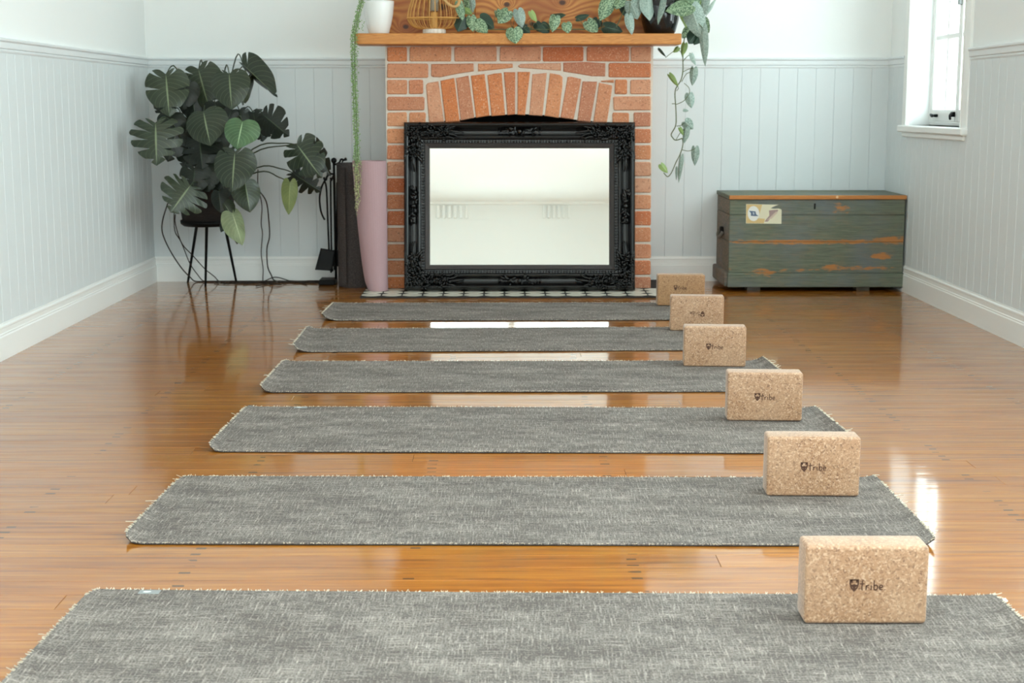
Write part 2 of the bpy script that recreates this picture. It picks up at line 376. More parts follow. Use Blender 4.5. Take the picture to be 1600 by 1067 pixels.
def lathe(prof, c=(0, 0, 0), seg=32):
    V, Fc = [], []; n = len(prof)
    for i in range(seg):
        a = 2 * PI * i / seg
        for r, z in prof: V.append((c[0] + r * math.cos(a), c[1] + r * math.sin(a), c[2] + z))
    for i in range(seg):
        j = (i + 1) % seg
        for k in range(n - 1): Fc.append((i * n + k, j * n + k, j * n + k + 1, i * n + k + 1))
    return V, Fc
def blob(c, rx, ry, rz, sub=1):
    bm = bmesh.new(); bmesh.ops.create_icosphere(bm, subdivisions=sub, radius=1)
    V, Fc = from_bm(bm); return [Vector((c[0] + v.x * rx, c[1] + v.y * ry, c[2] + v.z * rz)) for v in V], Fc
_bead = blob((0, 0, 0), 1, 1, 1, 1)

# ================================================================== THE ROOM
fo = obj('floor', box(XL - .2, XR + .2, YF - .2, YB + .2, -.08, -.0105), M['grout']); struct(fo)
BW = .085
row = 0; y = 1.2
while y < YB - .001:
    y1 = min(y + BW, YB + .015)
    cuts = [XL]; x = XL + R.uniform(.6, 3.6); cuts += [x] if XL + .5 < x < XR - .5 else []; cuts.append(XR)
    for a, b2 in zip(cuts, cuts[1:]):
        V, Fc = rbox(a + .0004, b2 - .0004, y + .0004, y1 - .0004, -.0104, 0, .0005)
        o = obj('plank', (V, Fc), M['floor'], fo, pivot=((a + b2) / 2, (y + y1) / 2, 0))
        o.rotation_euler.x = rad(R.uniform(-.03, .03))
    y += BW
obj('plank_field', box(XL, XR, YF, 1.2, -.0104, 0), M['floor'], fo)
sk = WC[0]  # ceiling opening for the added roof light
struct(obj('ceiling', join(box(XL - .2, XR + .2, YF - .2, sk[2], ZC, ZC + .15), box(XL - .2, XR + .2, sk[3], YB + .2, ZC, ZC + .15), box(XL - .2, sk[0], sk[2], sk[3], ZC, ZC + .15), box(sk[1], XR + .2, sk[2], sk[3], ZC, ZC + .15)), M['plaster']))

def wall_with_holes(fix0, fix1, u0, u1, z0, z1, holes, axis):
    parts = []; cur = u0
    def bx(a, b, c, d):
        if b - a > 1e-4 and d - c > 1e-4: parts.append(box(fix0, fix1, a, b, c, d) if axis == 'x' else box(a, b, fix0, fix1, c, d))
    for a, b, c, d in sorted(holes): bx(cur, a, z0, z1); bx(a, b, z0, c); bx(a, b, d, z1); cur = b
    bx(cur, u1, z0, z1); return join(*parts)
T = .17
wl = struct(obj('wall_left', wall_with_holes(XL - T, XL, YF - T, YB + T, -.08, ZC, WL, 'x'), M['plaster']))
wr = struct(obj('wall_right', wall_with_holes(XR, XR + T, YF - T, YB + T, -.08, ZC, WR, 'x'), M['plaster']))
wb = struct(obj('wall_back', box(XL, XR, YB, YB + T, -.08, ZC), M['plaster']))
wf = struct(obj('wall_front', wall_with_holes(YF - T, YF, XL, XR, -.08, ZC, WF, 'y'), M['plaster']))
BT, RZ0, RZ1, BASE = .009, 1.165, 1.215, .138
_bd = {}
def vboard(width, z0, z1):
    """one tongue-and-groove board, face towards -y, with eased edges"""
    key = (round(width, 4), round(z0, 3), round(z1, 3))
    if key not in _bd:
        h = width / 2 - .0002; c = .0018
        prof = [(-h, 0), (-h, -BT + c), (-h + c, -BT), (h - c, -BT), (h, -BT + c), (h, 0)]
        V = [(x, yy, z) for z in (z0, z1) for x, yy in prof]; n = 6
        Fc = [tuple(reversed(range(n))), tuple(range(n, 2 * n))] + [(i, (i + 1) % n, n + (i + 1) % n, n + i) for i in range(n)]
        _bd[key] = meshdata('board', V, Fc, M['wains'])
    return _bd[key]
def boards(wall, side, u0, u1, skip=(), w_=.1):
    n = max(1, round(abs(u1 - u0) / w_)); st = (u1 - u0) / n
    for i in range(n):
        c = u0 + st * (i + .5); z1 = RZ0 + .01
        for a, b, zz in skip:
            if a - st / 2 < c < b + st / 2: z1 = zz
        me = vboard(abs(st), BASE - .01, z1)
        o = link('board', me, wall)
        if side == 'back': o.location = (c, YB, 0)
        elif side == 'left': o.location = (XL, c, 0); o.rotation_euler.z = PI / 2
        else: o.location = (XR, c, 0); o.rotation_euler.z = -PI / 2
boards(wb, 'back', XL, -.612); boards(wb, 'back', .80, XR)
boards(wl, 'left', 3.6, YB - BT)
boards(wr, 'right', 5.712, YB - BT, [(6.71, 7.78, .83)])
obj('board_field', box(XL, XL + BT, .8, 3.6, BASE, RZ0), M['wains'], wl)
obj('board_field', box(XR - BT, XR, YF, 5.711, BASE, .64), M['wains'], wr)
# skirtings: (offset from wall, height) profile with two beads
BPROF = [(.0, 0), (.020, 0), (.020, .088), (.017, .093), (.0175, .098), (.0145, .101), (.0145, .118), (.017, .121), (.017, .127), (.011, .133), (.011, .138), (0, .138)]
RPROF = [(.0, 1.160), (.010, 1.160), (.013, 1.166), (.013, 1.171), (.010, 1.174), (.016, 1.178), (.016, 1.200), (.022, 1.206), (.022, 1.213), (.018, 1.217), (0, 1.217)]
def run(prof, side, u0, u1):
    n = len(prof); V = []
    for u in (u0, u1):
        for d, z in prof:
            if side == 'back': V.append((u, YB - d, z))
            elif side == 'left': V.append((XL + d, u, z))
            else: V.append((XR - d, u, z))
    return V, [(i, (i + 1) % n, n + (i + 1) % n, n + i) for i in range(n)] + [tuple(range(n)), tuple(range(n, 2 * n))]
struct(obj('baseboard_back', join(run(BPROF, 'back', XL, -.60), run(BPROF, 'back', .79, XR)), M['trim']))
struct(obj('baseboard_left', run(BPROF, 'left', YF, YB), M['trim']))
struct(obj('baseboard_right', run(BPROF, 'right', YF, YB), M['trim']))
struct(obj('trim_1', join(run(RPROF, 'back', XL, -.60), run(RPROF, 'back', .79, XR)), M['rail']))
struct(obj('trim_2', join(run(RPROF, 'left', .8, YB)), M['rail']))
struct(obj('trim_3', join(run(RPROF, 'right', 7.78, YB), run(RPROF, 'right', 5.71, 6.71)), M['rail']))
# cornice and two fluted brackets over the added doors at the other end, seen in the mirror
struct(obj('trim_4', box(XL, XR, YF, YF + .05, ZC - .03, ZC), M['trim']))
for i, (a, b2) in enumerate(((-.84, -.40), (.52, .90))):
    n = 6; st = (b2 - a) / n
    struct(obj('trim_%d' % (5 + i), join(*[rbox(a + k * st + .008, a + (k + 1) * st - .02, YF, YF + .035 - .003 * k, 2.66, ZC - .04, .006) for k in range(n)]), M['plaster']))

def window(n, side, a, b, c, d, detail):
    """a pair of casements in a deep white reveal; a..b along the wall, c..d in height"""
    X = XR if side == 'right' else XL; sg = 1 if side == 'right' else -1
    def bx(d0, d1, u0, u1, z0, z1, r=.003):
        x0, x1 = sorted((X + sg * d0, X + sg * d1)); return rbox(x0, x1, u0, u1, z0, z1, r)
    root = bpy.data.objects.new('window_%d' % n, None); COL.objects.link(root); root.location = (X, (a + b) / 2, c); struct(root)
    obj('window_casing', join(bx(-.016, .001, a - .085, a, c - .02, d + .085), bx(-.016, .001, b, b + .085, c - .02, d + .085), bx(-.016, .001, a, b, d, d + .085),
        bx(-.021, -.014, a - .012, a - .002, c, d), bx(-.021, -.014, b + .002, b + .012, c, d)), M['trim'], root)
    obj('window_sill', join(bx(-.04, .12, a - .09, b + .09, c - .035, c, .006), bx(-.022, 0, a - .06, b + .06, c - .06, c - .034, .005)), M['trim'], root)
    fr = .10
    obj('window_frame', join(bx(fr, fr + .06, a, a + .014, c, d), bx(fr, fr + .06, b - .014, b, c, d), bx(fr, fr + .06, a + .014, b - .014, c, c + .02), bx(fr, fr + .06, a + .014, b - .014, d - .03, d)), M['trim'], root)
    mid = (a + b) / 2
    for u0, u1 in ((a + .015, mid - .001), (mid + .001, b - .015)):
        zb, zt, st = c + .021, d - .031, .028
        s_ = obj('sash', join(bx(fr + .005, fr + .045, u0, u0 + st, zb, zt), bx(fr + .005, fr + .045, u1 - st, u1, zb, zt), bx(fr + .005, fr + .045, u0 + st, u1 - st, zb, zb + .06), bx(fr + .005, fr + .045, u0 + st, u1 - st, zt - .045, zt)), M['trim'], root)
        gz0, gz1, gu0, gu1 = zb + .06, zt - .045, u0 + st, u1 - st
        um = (gu0 + gu1) / 2; rows = 4; hz = (gz1 - gz0) / rows
        obj('muntin', join(bx(fr + .012, fr + .038, um - .012, um + .012, gz0, gz1), *[bx(fr + .010, fr + .036, gu0, gu1, gz0 + hz * k - .013, gz0 + hz * k + .013) for k in range(1, rows)]), M['trim'], s_)
        if detail:
            for k in range(rows):
                for p0, p1 in ((gu0, um - .012), (um + .012, gu1)):
                    x0, x1 = sorted((X + sg * (fr + .022), X + sg * (fr + .026)))
                    obj('pane', box(x0, x1, p0, p1, gz0 + hz * k + (.013 if k else 0), gz0 + hz * (k + 1) - (.013 if k < rows - 1 else 0)), M['glass'], s_)
        else:
            x0, x1 = sorted((X + sg * (fr + .022), X + sg * (fr + .026))); obj('pane', box(x0, x1, gu0, gu1, gz0, gz1), M['glass'], s_)
    return root
def added_glassdoor(n, a, b, c, d):  # added glazing behind the camera that lets in frontal fill
    root = bpy.data.objects.new('window_%d' % n, None); COL.objects.link(root); root.location = ((a + b) / 2, YF, c); struct(root)
    k = 4; st = (b - a) / k
    for i in range(k):
        u0, u1 = a + i * st + .002, a + (i + 1) * st - .002
        s_ = obj('sash', join(box(u0, u0 + .06, YF - .12, YF - .08, c, d), box(u1 - .06, u1, YF - .12, YF - .08, c, d), box(u0 + .06, u1 - .06, YF - .12, YF - .08, c, c + .08), box(u0 + .06, u1 - .06, YF - .12, YF - .08, d - .06, d)), M['trim'], root)
        obj('pane', box(u0 + .06, u1 - .06, YF - .102, YF - .098, c + .08, d - .06), M['glass'], s_)
k = 1
for q in WR:  # only the first is in view, the others are added for their light
    w1 = window(k, 'right', *q, detail=(k == 1))
    if k == 1:
        xx = XR + .105; yy = 7.60
        obj('latch', join(rbox(xx - .018, xx + .004, 7.555, 7.615, .903, .917, .004), tube([(xx - .012, 7.60, .91), (xx - .028, 7.585, .915), (xx - .034, 7.545, .909)], .006, 6), blob((xx - .034, 7.54, .909), .009, .009, .009)), M['black'], w1)
        obj('stay', join(tube([(xx - .008, 7.275, .925), (xx - .03, 7.25, .915), (xx - .035, 7.23, .895)], .006, 6), rbox(xx - .02, xx + .002, 7.265, 7.285, .905, .93, .003)), M['black'], w1)
        obj('latch', rbox(xx - .016, xx + .004, 7.232, 7.262, 1.44, 1.50, .004), flat('grey_metal_latch', '#8f9494', .4), w1)
    k += 1
for q in WL: window(k, 'left', *q, detail=False); k += 1  # added opening out of view, for more daylight
for q in WF: added_glassdoor(k, *q); k += 1
for a, b2, c, d in WC:
    root = bpy.data.objects.new('window_%d' % k, None); COL.objects.link(root); root.location = ((a + b2) / 2, (c + d) / 2, ZC); struct(root)  # roof light out of view, put in to brighten the room
    for i in range(2):
        for j in range(3):
            x0, x1, y0, y1 = a + (b2 - a) * i / 2, a + (b2 - a) * (i + 1) / 2, c + (d - c) * j / 3, c + (d - c) * (j + 1) / 3
            s_ = obj('sash', join(box(x0, x0 + .04, y0, y1, ZC + .08, ZC + .13), box(x1 - .04, x1, y0, y1, ZC + .08, ZC + .13), box(x0 + .04, x1 - .04, y0, y0 + .04, ZC + .08, ZC + .13), box(x0 + .04, x1 - .04, y1 - .04, y1, ZC + .08, ZC + .13)), M['trim'], root)
            obj('pane', box(x0 + .04, x1 - .04, y0 + .04, y1 - .04, ZC + .10, ZC + .106), M['glass'], s_)
    k += 1

# ================================================================== FIREPLACE
YC = 7.714; CX0, CX1 = -.602, .790
fp = thing('fireplace', 'red brick fireplace with segmental arch and pale mortar joints', 'fireplace', ((CX0 + CX1) / 2, YC + .2, 0))
def wz(px, py, Y=YC): p = at(px, py, Y); return (p.x, p.z)
MZ0 = 1.262                                    # under the mantel
rec = .007                                     # mortar sits this far behind the brick faces
def hole_poly(): pass
OX0, OX1 = at(668, 300, YC).x, at(957, 300, YC).x
Zs = at(690, 190, YC).z
# mortar core: two piers, the head above the arch (stepped to the arch line), and the solid back
core = [box(CX0 + .006, OX0 - .004, YC + rec, YB - .001, 0, Zs), box(OX1 + .004, CX1 - .006, YC + rec, YB - .001, 0, Zs)]
arcpx = [(660, 195), (668, 193), (695, 190), (716, 188.5), (743, 184), (767, 181.5), (790, 180), (812, 179.5), (835, 180), (850, 181), (873, 184), (896, 188), (922, 190), (952, 193), (960, 195)]
ap = [wz(*q) for q in arcpx]; NA = len(ap)
V = []; Fc = []
for yy in (YC + rec, YC + .12):
    V += [(x, yy, z + .004) for x, z in ap] + [(x, yy, MZ0) for x, z in ap]
n2 = 2 * NA
for i in range(NA - 1):
    Fc += [(i, i + 1, NA + i + 1, NA + i), (n2 + i + 1, n2 + i, n2 + NA + i, n2 + NA + i + 1), (i + 1, i, n2 + i, n2 + i + 1)]
core.append((V, Fc))
core += [box(CX0 + .006, ap[0][0] + .001, YC + rec, YC + .12, Zs + .0003, MZ0), box(ap[-1][0] - .001, CX1 - .006, YC + rec, YC + .12, Zs + .0003, MZ0), box(CX0 + .006, CX1 - .006, YC + .12, YB - .001, Zs + .08, MZ0), box(CX0 + .010, CX1 - .010, YC + .33, YB - .003, .001, Zs + .09)]
core += [box(CX0 + .008, OX0 - .006, YC + .11, YB - .002, Zs - .01, Zs + .1), box(OX1 + .006, CX1 - .008, YC + .11, YB - .002, Zs - .01, Zs + .1)]
obj('mortar', join(*core), M['mortar'], fp)
obj('firebox', join(box(OX0 - .003, OX1 + .003, YC + .325, YC + .329, 0, Zs + .08), box(OX0 - .0035, OX0 - .001, YC + .1, YC + .33, 0, Zs), box(OX1 + .001, OX1 + .0035, YC + .1, YC + .33, 0, Zs), box(OX0, OX1, YC + .121, YC + .33, Zs + .074, Zs + .0795)), M['soot'], fp)
def brick(polypx=None, poly=None, y1=None):
    if poly is None: poly = [wz(*q) for q in polypx]
    n = len(poly); A = sum(poly[i][0] * poly[(i + 1) % n][1] - poly[(i + 1) % n][0] * poly[i][1] for i in range(n))
    if A < 0: poly = poly[::-1]
    poly = [(x + R.uniform(-.0012, .0012), z + R.uniform(-.0012, .0012)) for x, z in poly]
    j = R.uniform(-.003, .0025)
    cx = sum(p[0] for p in poly) / n; cz = sum(p[1] for p in poly) / n
    return obj('brick', prism_y(poly, YC + j, y1 or YC + .108, .004), M['brick'], fp, pivot=(cx, YC + .05, cz))
def rect(x0, x1, y0, y1): return [(x0, y1), (x1, y1), (x1, y0), (x0, y0)]
def chip(x0, x1, y0, y1):
    c = 2.0; return [(x0, y1 - c * .6), (x0 + c, y1), (x1 - c * .7, y1), (x1, y1 - c), (x1, y0 + c * .8), (x1 - c, y0), (x0 + c * .8, y0), (x0, y0 + c)]
for a, b2 in ((605, 636), (640, 705), (710, 776), (781, 845), (848, 912), (917, 983), (986, 1017)): brick(chip(a, b2, 73, 96))
brick(chip(605, 669, 99, 121.5)); brick(chip(951, 1017, 98.5, 121))
brick([(674, 100), (740, 99), (740, 111.5), (712, 116), (688, 120.5), (677, 120.5), (674, 118)])
brick([(747, 99.5), (801, 99), (801, 105.5), (789, 107), (762, 110.5), (747, 111.5)])
brick([(809, 103), (814, 99.5), (877, 98), (877, 110.5), (856, 109), (812, 106)])
brick([(880, 98), (915, 97), (946, 98.5), (946, 119.5), (925, 119.5), (904, 115.5), (880, 112)])
brick(chip(605, 636, 124.5, 147.5)); brick(chip(639, 661, 124.5, 147)); brick(chip(605, 663, 151, 172.5))
brick(chip(605, 636, 175.5, 197.5)); brick(chip(639.5, 665, 175.5, 197.5))
brick(chip(961, 980, 124.5, 147)); brick(chip(985, 1017, 124.5, 147)); brick(chip(958.5, 1017, 150.5, 172.5))
brick(chip(957, 983, 176, 197.5)); brick(chip(990, 1017, 175.5, 197.5)); brick([(939, 126), (959, 124.5), (959, 129), (940, 128)])
v6 = lambda x, y: (600 + x * .14375, 70 + y * .14375)
v7 = lambda x, y: (800 + x * .14375, 70 + y * .14375)
for f, q in ((v6, ((455, 440), (480, 412), (590, 398), (650, 838), (490, 848))), (v6, ((612, 390), (762, 362), (822, 836), (668, 838))), (v6, ((780, 362), (918, 336), (980, 795), (836, 824))),
             (v6, ((945, 335), (1092, 316), (1148, 772), (1002, 796))), (v6, ((1126, 330), (1200, 312), (1278, 306), (1318, 764), (1168, 774))), (v6, ((1300, 298), (1428, 296), (1422, 756), (1340, 766))),
             (v7, ((60, 292), (198, 296), (140, 765), (62, 760))), (v7, ((222, 318), (378, 306), (330, 772), (188, 764))), (v7, ((412, 308), (520, 324), (548, 350), (548, 440), (510, 794), (358, 774))),
             (v7, ((602, 352), (640, 344), (756, 370), (672, 815), (528, 792))), (v7, ((770, 398), (925, 402), (852, 838), (708, 828))), (v7, ((945, 410), (1085, 440), (1090, 470), (1034, 842), (886, 838)))):
    brick([f(*p) for p in q])
y0 = 201.3; k = 0
while y0 < 450:
    y1 = y0 + 22.2
    for s in (0, 1):
        if s == 0: edges = [(605, 666)] if k % 2 == 0 else [(605, 636), (639.5, 666)]
        else: edges = [(958, 1017)] if k % 2 == 0 else [(958, 984), (988, 1017)]
        for a, b2 in edges:
            if y1 > 451: y1 = 451.5
            brick(chip(a, b2, y0, y1))
    y0 += 25.75; k += 1
# the returns of the chimney, coursed the same way
zc = MZ0 - .003; k = 0
while zc > .02:
    z0 = max(zc - .078, .003)
    for sx, xa in ((-1, CX0), (1, CX1)):
        for a, b2 in (((YC + .115, YC + .22), (YC + .23, YB - .021)) if k % 2 else ((YC + .115, YC + .33), (YC + .34, YB - .021))):
            x0, x1 = (xa, xa + .06) if sx < 0 else (xa - .06, xa)
            if z0 < .14: b2 = min(b2, YB - .021)
            o = obj('brick', rbox(x0, x1, a, b2, z0, zc, .004), M['brick'], fp, pivot=((x0 + x1) / 2, (a + b2) / 2, (z0 + zc) / 2))
    zc -= .0886; k += 1

# hearth of small cream tiles with clipped corners in dark grout
HX0, HX1, HY0, HY1, HZ = -.712, .865, 7.372, YC - .004, .012
he = thing('hearth', 'flat hearth of cream tiles with dark diamond joints under the black mirror', 'hearth', ((HX0 + HX1) / 2, (HY0 + HY1) / 2, 0))
obj('slab', join(box(HX0, HX1, HY0, HY1, .0005, HZ - .002), box(HX0, CX0 - .004, HY1, YB - .03, .0005, HZ - .002), box(CX1 + .004, HX1, HY1, YB - .03, .0005, HZ - .002)), M['grout'], he)
TS = .104; tme = None
def tile_poly(x0, x1, y0, y1, c):
    P = [(x0 + c, y0), (x1 - c, y0), (x1, y0 + c), (x1, y1 - c), (x1 - c, y1), (x0 + c, y1), (x0, y1 - c), (x0, y0 + c)]
    V = [(x, yy, HZ - .004) for x, yy in P] + [(x, yy, HZ) for x, yy in P]
    return V, [tuple(range(8, 16))] + [(i, (i + 1) % 8, 8 + (i + 1) % 8, 8 + i) for i in range(8)]
ny = 0; yy = HY0 + .004
while yy < YB - .05:
    x = HX0 + .004
    while x < HX1 - .02:
        x1 = min(x + TS - .008, HX1 - .004); ye = yy + TS - .010
        if yy < HY1 - .02: ye = min(ye, HY1 - .003)
        ok = (yy < HY1 - .02) or x1 < CX0 - .004 or x > CX1 + .004
        if ok and x1 - x > .04 and ye - yy > .03: obj('tile', tile_poly(x, x1, yy, ye, .030), M['tile'], he, pivot=((x + x1) / 2, (yy + ye) / 2, HZ))
        x += TS
    yy = yy + TS if yy + TS < HY1 - .02 or yy > HY1 else (HY1 + .004 if yy < HY1 - .02 else yy + TS)

# mantel and timber panel
MY0 = 7.53
ml, mr = at(553.5, 60, MY0), at(1065, 60, MY0)
mt = obj('mantel_shelf', (lambda VF: VF)(rbox(ml.x, mr.x, MY0, YC + .06, 1.264, at(700, 52, MY0).z, .004, 2)), M['mantel'])
tag(mt, 'thick honey pine mantel shelf laid across the top of the brick fireplace', 'mantel shelf')
MZ1 = at(700, 52, MY0).z
pn = thing('overmantel_panel', 'knotty orange timber panel standing on the back of the mantel shelf', 'wall panel', ((CX0 + CX1) / 2, YC + .03, MZ1))
xs = [CX0, at(742, 30, YC).x, CX1]
for a, b2 in zip(xs, xs[1:]):
    obj('plank', rbox(a + .001, b2 - .001, YC + .02, YC + .055, MZ1 + .0005, 2.35, .003), M['panel'], pn, pivot=((a + b2) / 2, YC, MZ1))
struct(obj('trim_7', box(CX0 + .01, CX1 - .01, YC + .062, YB, MZ0 + .02, ZC), M['plaster']))

# ================================================================== MIRROR
LEAN = rad(8.0)
mi = thing('wall_mirror', 'large black ornate carved mirror leaning against the brick fireplace', 'mirror', (0, 0, 0))
FW, FH = 1.182, .868
mx0 = at(631, 456, 7.53).x; mx1 = at(993, 456, 7.53).x; FW = mx1 - mx0
def ringprof(prof, W, H):
    V, Fc = [], []; n = len(prof)
    for ins, d in prof: V += [(-W / 2 + ins, -d, ins), (W / 2 - ins, -d, ins), (W / 2 - ins, -d, H - ins), (-W / 2 + ins, -d, H - ins)]
    for k in range(n - 1):
        for i in range(4):
            j = (i + 1) % 4; Fc.append((k * 4 + i, k * 4 + j, (k + 1) * 4 + j, (k + 1) * 4 + i))
    return V, Fc
def mpart(name, VF, mat, smooth=False):
    return link(name, meshdata(name, VF[0], VF[1], mat, smooth), mi)
mpart('frame', ringprof([(.13, 0), (0, 0), (0, .030), (.004, .042), (.010, .048), (.017, .050), (.023, .047), (.029, .040), (.037, .031), (.047, .025), (.058, .023), (.066, .026), (.071, .033), (.078, .036), (.085, .034), (.089, .028), (.092, .027), (.106, .027), (.109, .024)], FW, FH), M['lacq'])
mpart('inner_slip', ringprof([(.1085, .012), (.1085, .029), (.111, .031), (.128, .024), (.130, .017), (.1325, .016), (.134, .008)], FW, FH), M['slip'])
gz = .1325
mpart('mirror_glass', box(-FW / 2 + .130, FW / 2 - .130, -.011, -.004, .130, FH - .130), M['mirror'])
mpart('backing', box(-FW / 2 + .10, FW / 2 - .10, -.0035, .0, .10, FH - .10), M['black'])
beads = []
for side in range(4):
    L = (FW if side % 2 == 0 else FH) - 2 * .099; n = int(L / .0152)
    for i in range(n):
        t = (i + .5) / n * L - L / 2; e = 1.0 if i % 3 else 1.55
        c = (t, 0, .099) if side == 0 else (FW / 2 - .099, 0, FH / 2 + t) if side == 1 else (t, 0, FH - .099) if side == 2 else (-FW / 2 + .099, 0, FH / 2 + t)
        rx, rz = (.0050 * e, .0062) if side % 2 == 0 else (.0062, .0050 * e)
        beads.append(([Vector((c[0] + v.x * rx, -.030 + v.y * .009, c[2] + v.z * rz)) for v in _bead[0]], _bead[1]))
tag(mpart('bead_row', join(*beads), M['lacq'], True), kind='stuff')
def scroll(px, pz, ang, L, curl, r, h=.012, base=.034, n=7, lim=None):
    P = []; a = ang; x, z = px, pz
    for i in range(n + 1):
        q = i / n
        if lim: x, z = lim(x, z)
        P.append((x, -(base + h * math.sin(PI * min(1, q * .9 + .1))), z)); a += curl / n; x += math.cos(a) * L / n; z += math.sin(a) * L / n
    return tube(P, lambda q: r * (.35 + .9 * math.sin(PI * (q * .8 + .15))), 5, r1=0, raw=True)
def rose(cx, cz, s, base=.04):
    out = [blob((cx, -base - .008, cz), s * .3, .008, s * .3)]
    for ringn, rr, m in ((5, .52, .30), (7, .9, .32)):
        for i in range(ringn):
            a = 2 * PI * i / ringn + rr; out.append(blob((cx + math.cos(a) * s * rr, -base - .005 + rr * .005, cz + math.sin(a) * s * rr), s * m, .007, s * m))
    return out
def corner_orn(sx, sz):
    cx = -FW / 2 if sx > 0 else FW / 2; cz = 0 if sz > 0 else FH; out = []
    def P(u, v): return (cx + sx * u, cz + sz * v)
    def lim(x, z):
        u, v = (x - cx) * sx, (z - cz) * sz; u = max(u, .006); v = max(v, .006)
        if u > .092 and v > .092: v, u = (min(v, .092), u) if u > v else (v, min(u, .092))
        return cx + sx * u, cz + sz * v
    def A(a): d = Vector((math.cos(a) * sx, math.sin(a) * sz)); return math.atan2(d.y, d.x)
    q = P(.045, .045); out.extend(rose(q[0], q[1], .022))
    for arm in (0, 1):
        Lm = .27 if arm == 0 else .215
        p = P(.20 if arm == 0 else .052, .052 if arm == 0 else .155); out.extend(rose(p[0], p[1], .019))
        for i in range(92):
            t = .010 + (Lm - .045) * (i / 91) ** .9; wv = R.uniform(.008, .088) if t < Lm * .75 else R.uniform(.02, .07)
            u, v = (t, wv) if arm == 0 else (wv, t)
            d = A((0 if arm == 0 else PI / 2) + R.uniform(-1.1, 1.1)); p = P(u, v)
            out.append(scroll(p[0], p[1], d, R.uniform(.016, .038), R.uniform(-3.2, 3.2), R.uniform(.0022, .0040), R.uniform(.006, .016), .032 + R.uniform(0, .012), lim=lim))
        for i in range(5):
            v = .014 + i * .016; u = Lm - .06
            p = P(*((u, v) if arm == 0 else (v, u))); d = A((0 if arm == 0 else PI / 2) + (.25 if i < 2 else -.25 if i > 2 else 0))
            out.append(scroll(p[0], p[1], d, .06 + .02 * (2 - abs(i - 2)), (-.9 if i < 2 else .9 if i > 2 else .2) * sx * sz * (1 if arm == 0 else -1), .0050, .010, .034, lim=lim))
    return join(*out)
def side_orn(cx, cz, horiz):
    out = []
    for s in (-1, 1):
        for i in range(8):
            t = s * (.008 + i * .009); a = (0 if s > 0 else PI) if horiz else (PI / 2 if s > 0 else -PI / 2)
            px, pz = (cx + t, cz + R.uniform(-.016, .016)) if horiz else (cx + R.uniform(-.016, .016), cz + t)
            out.append(scroll(px, pz, a + R.uniform(-.8, .8), R.uniform(.02, .04), R.uniform(-2, 2), .0045, .010, .034))
        e = (cx + s * .105, cz) if horiz else (cx, cz + s * .085); out.append(blob((e[0], -.036, e[1]), .008, .010, .008))
    out.append(blob((cx, -.042, cz), .014, .012, .014)); return join(*out)
for sx in (1, -1):
    for sz in (1, -1): mpart('corner_ornament', corner_orn(sx, sz), M['lacq'], True)
for c in ((0, .05, True), (0, FH - .05, True), (-FW / 2 + .05, FH / 2, False), (FW / 2 - .05, FH / 2, False)): mpart('side_ornament', side_orn(*c), M['lacq'], True)
mi.location = ((mx0 + mx1) / 2, YC - FH * math.sin(LEAN) - .007, HZ + .0005); mi.rotation_euler.x = -LEAN

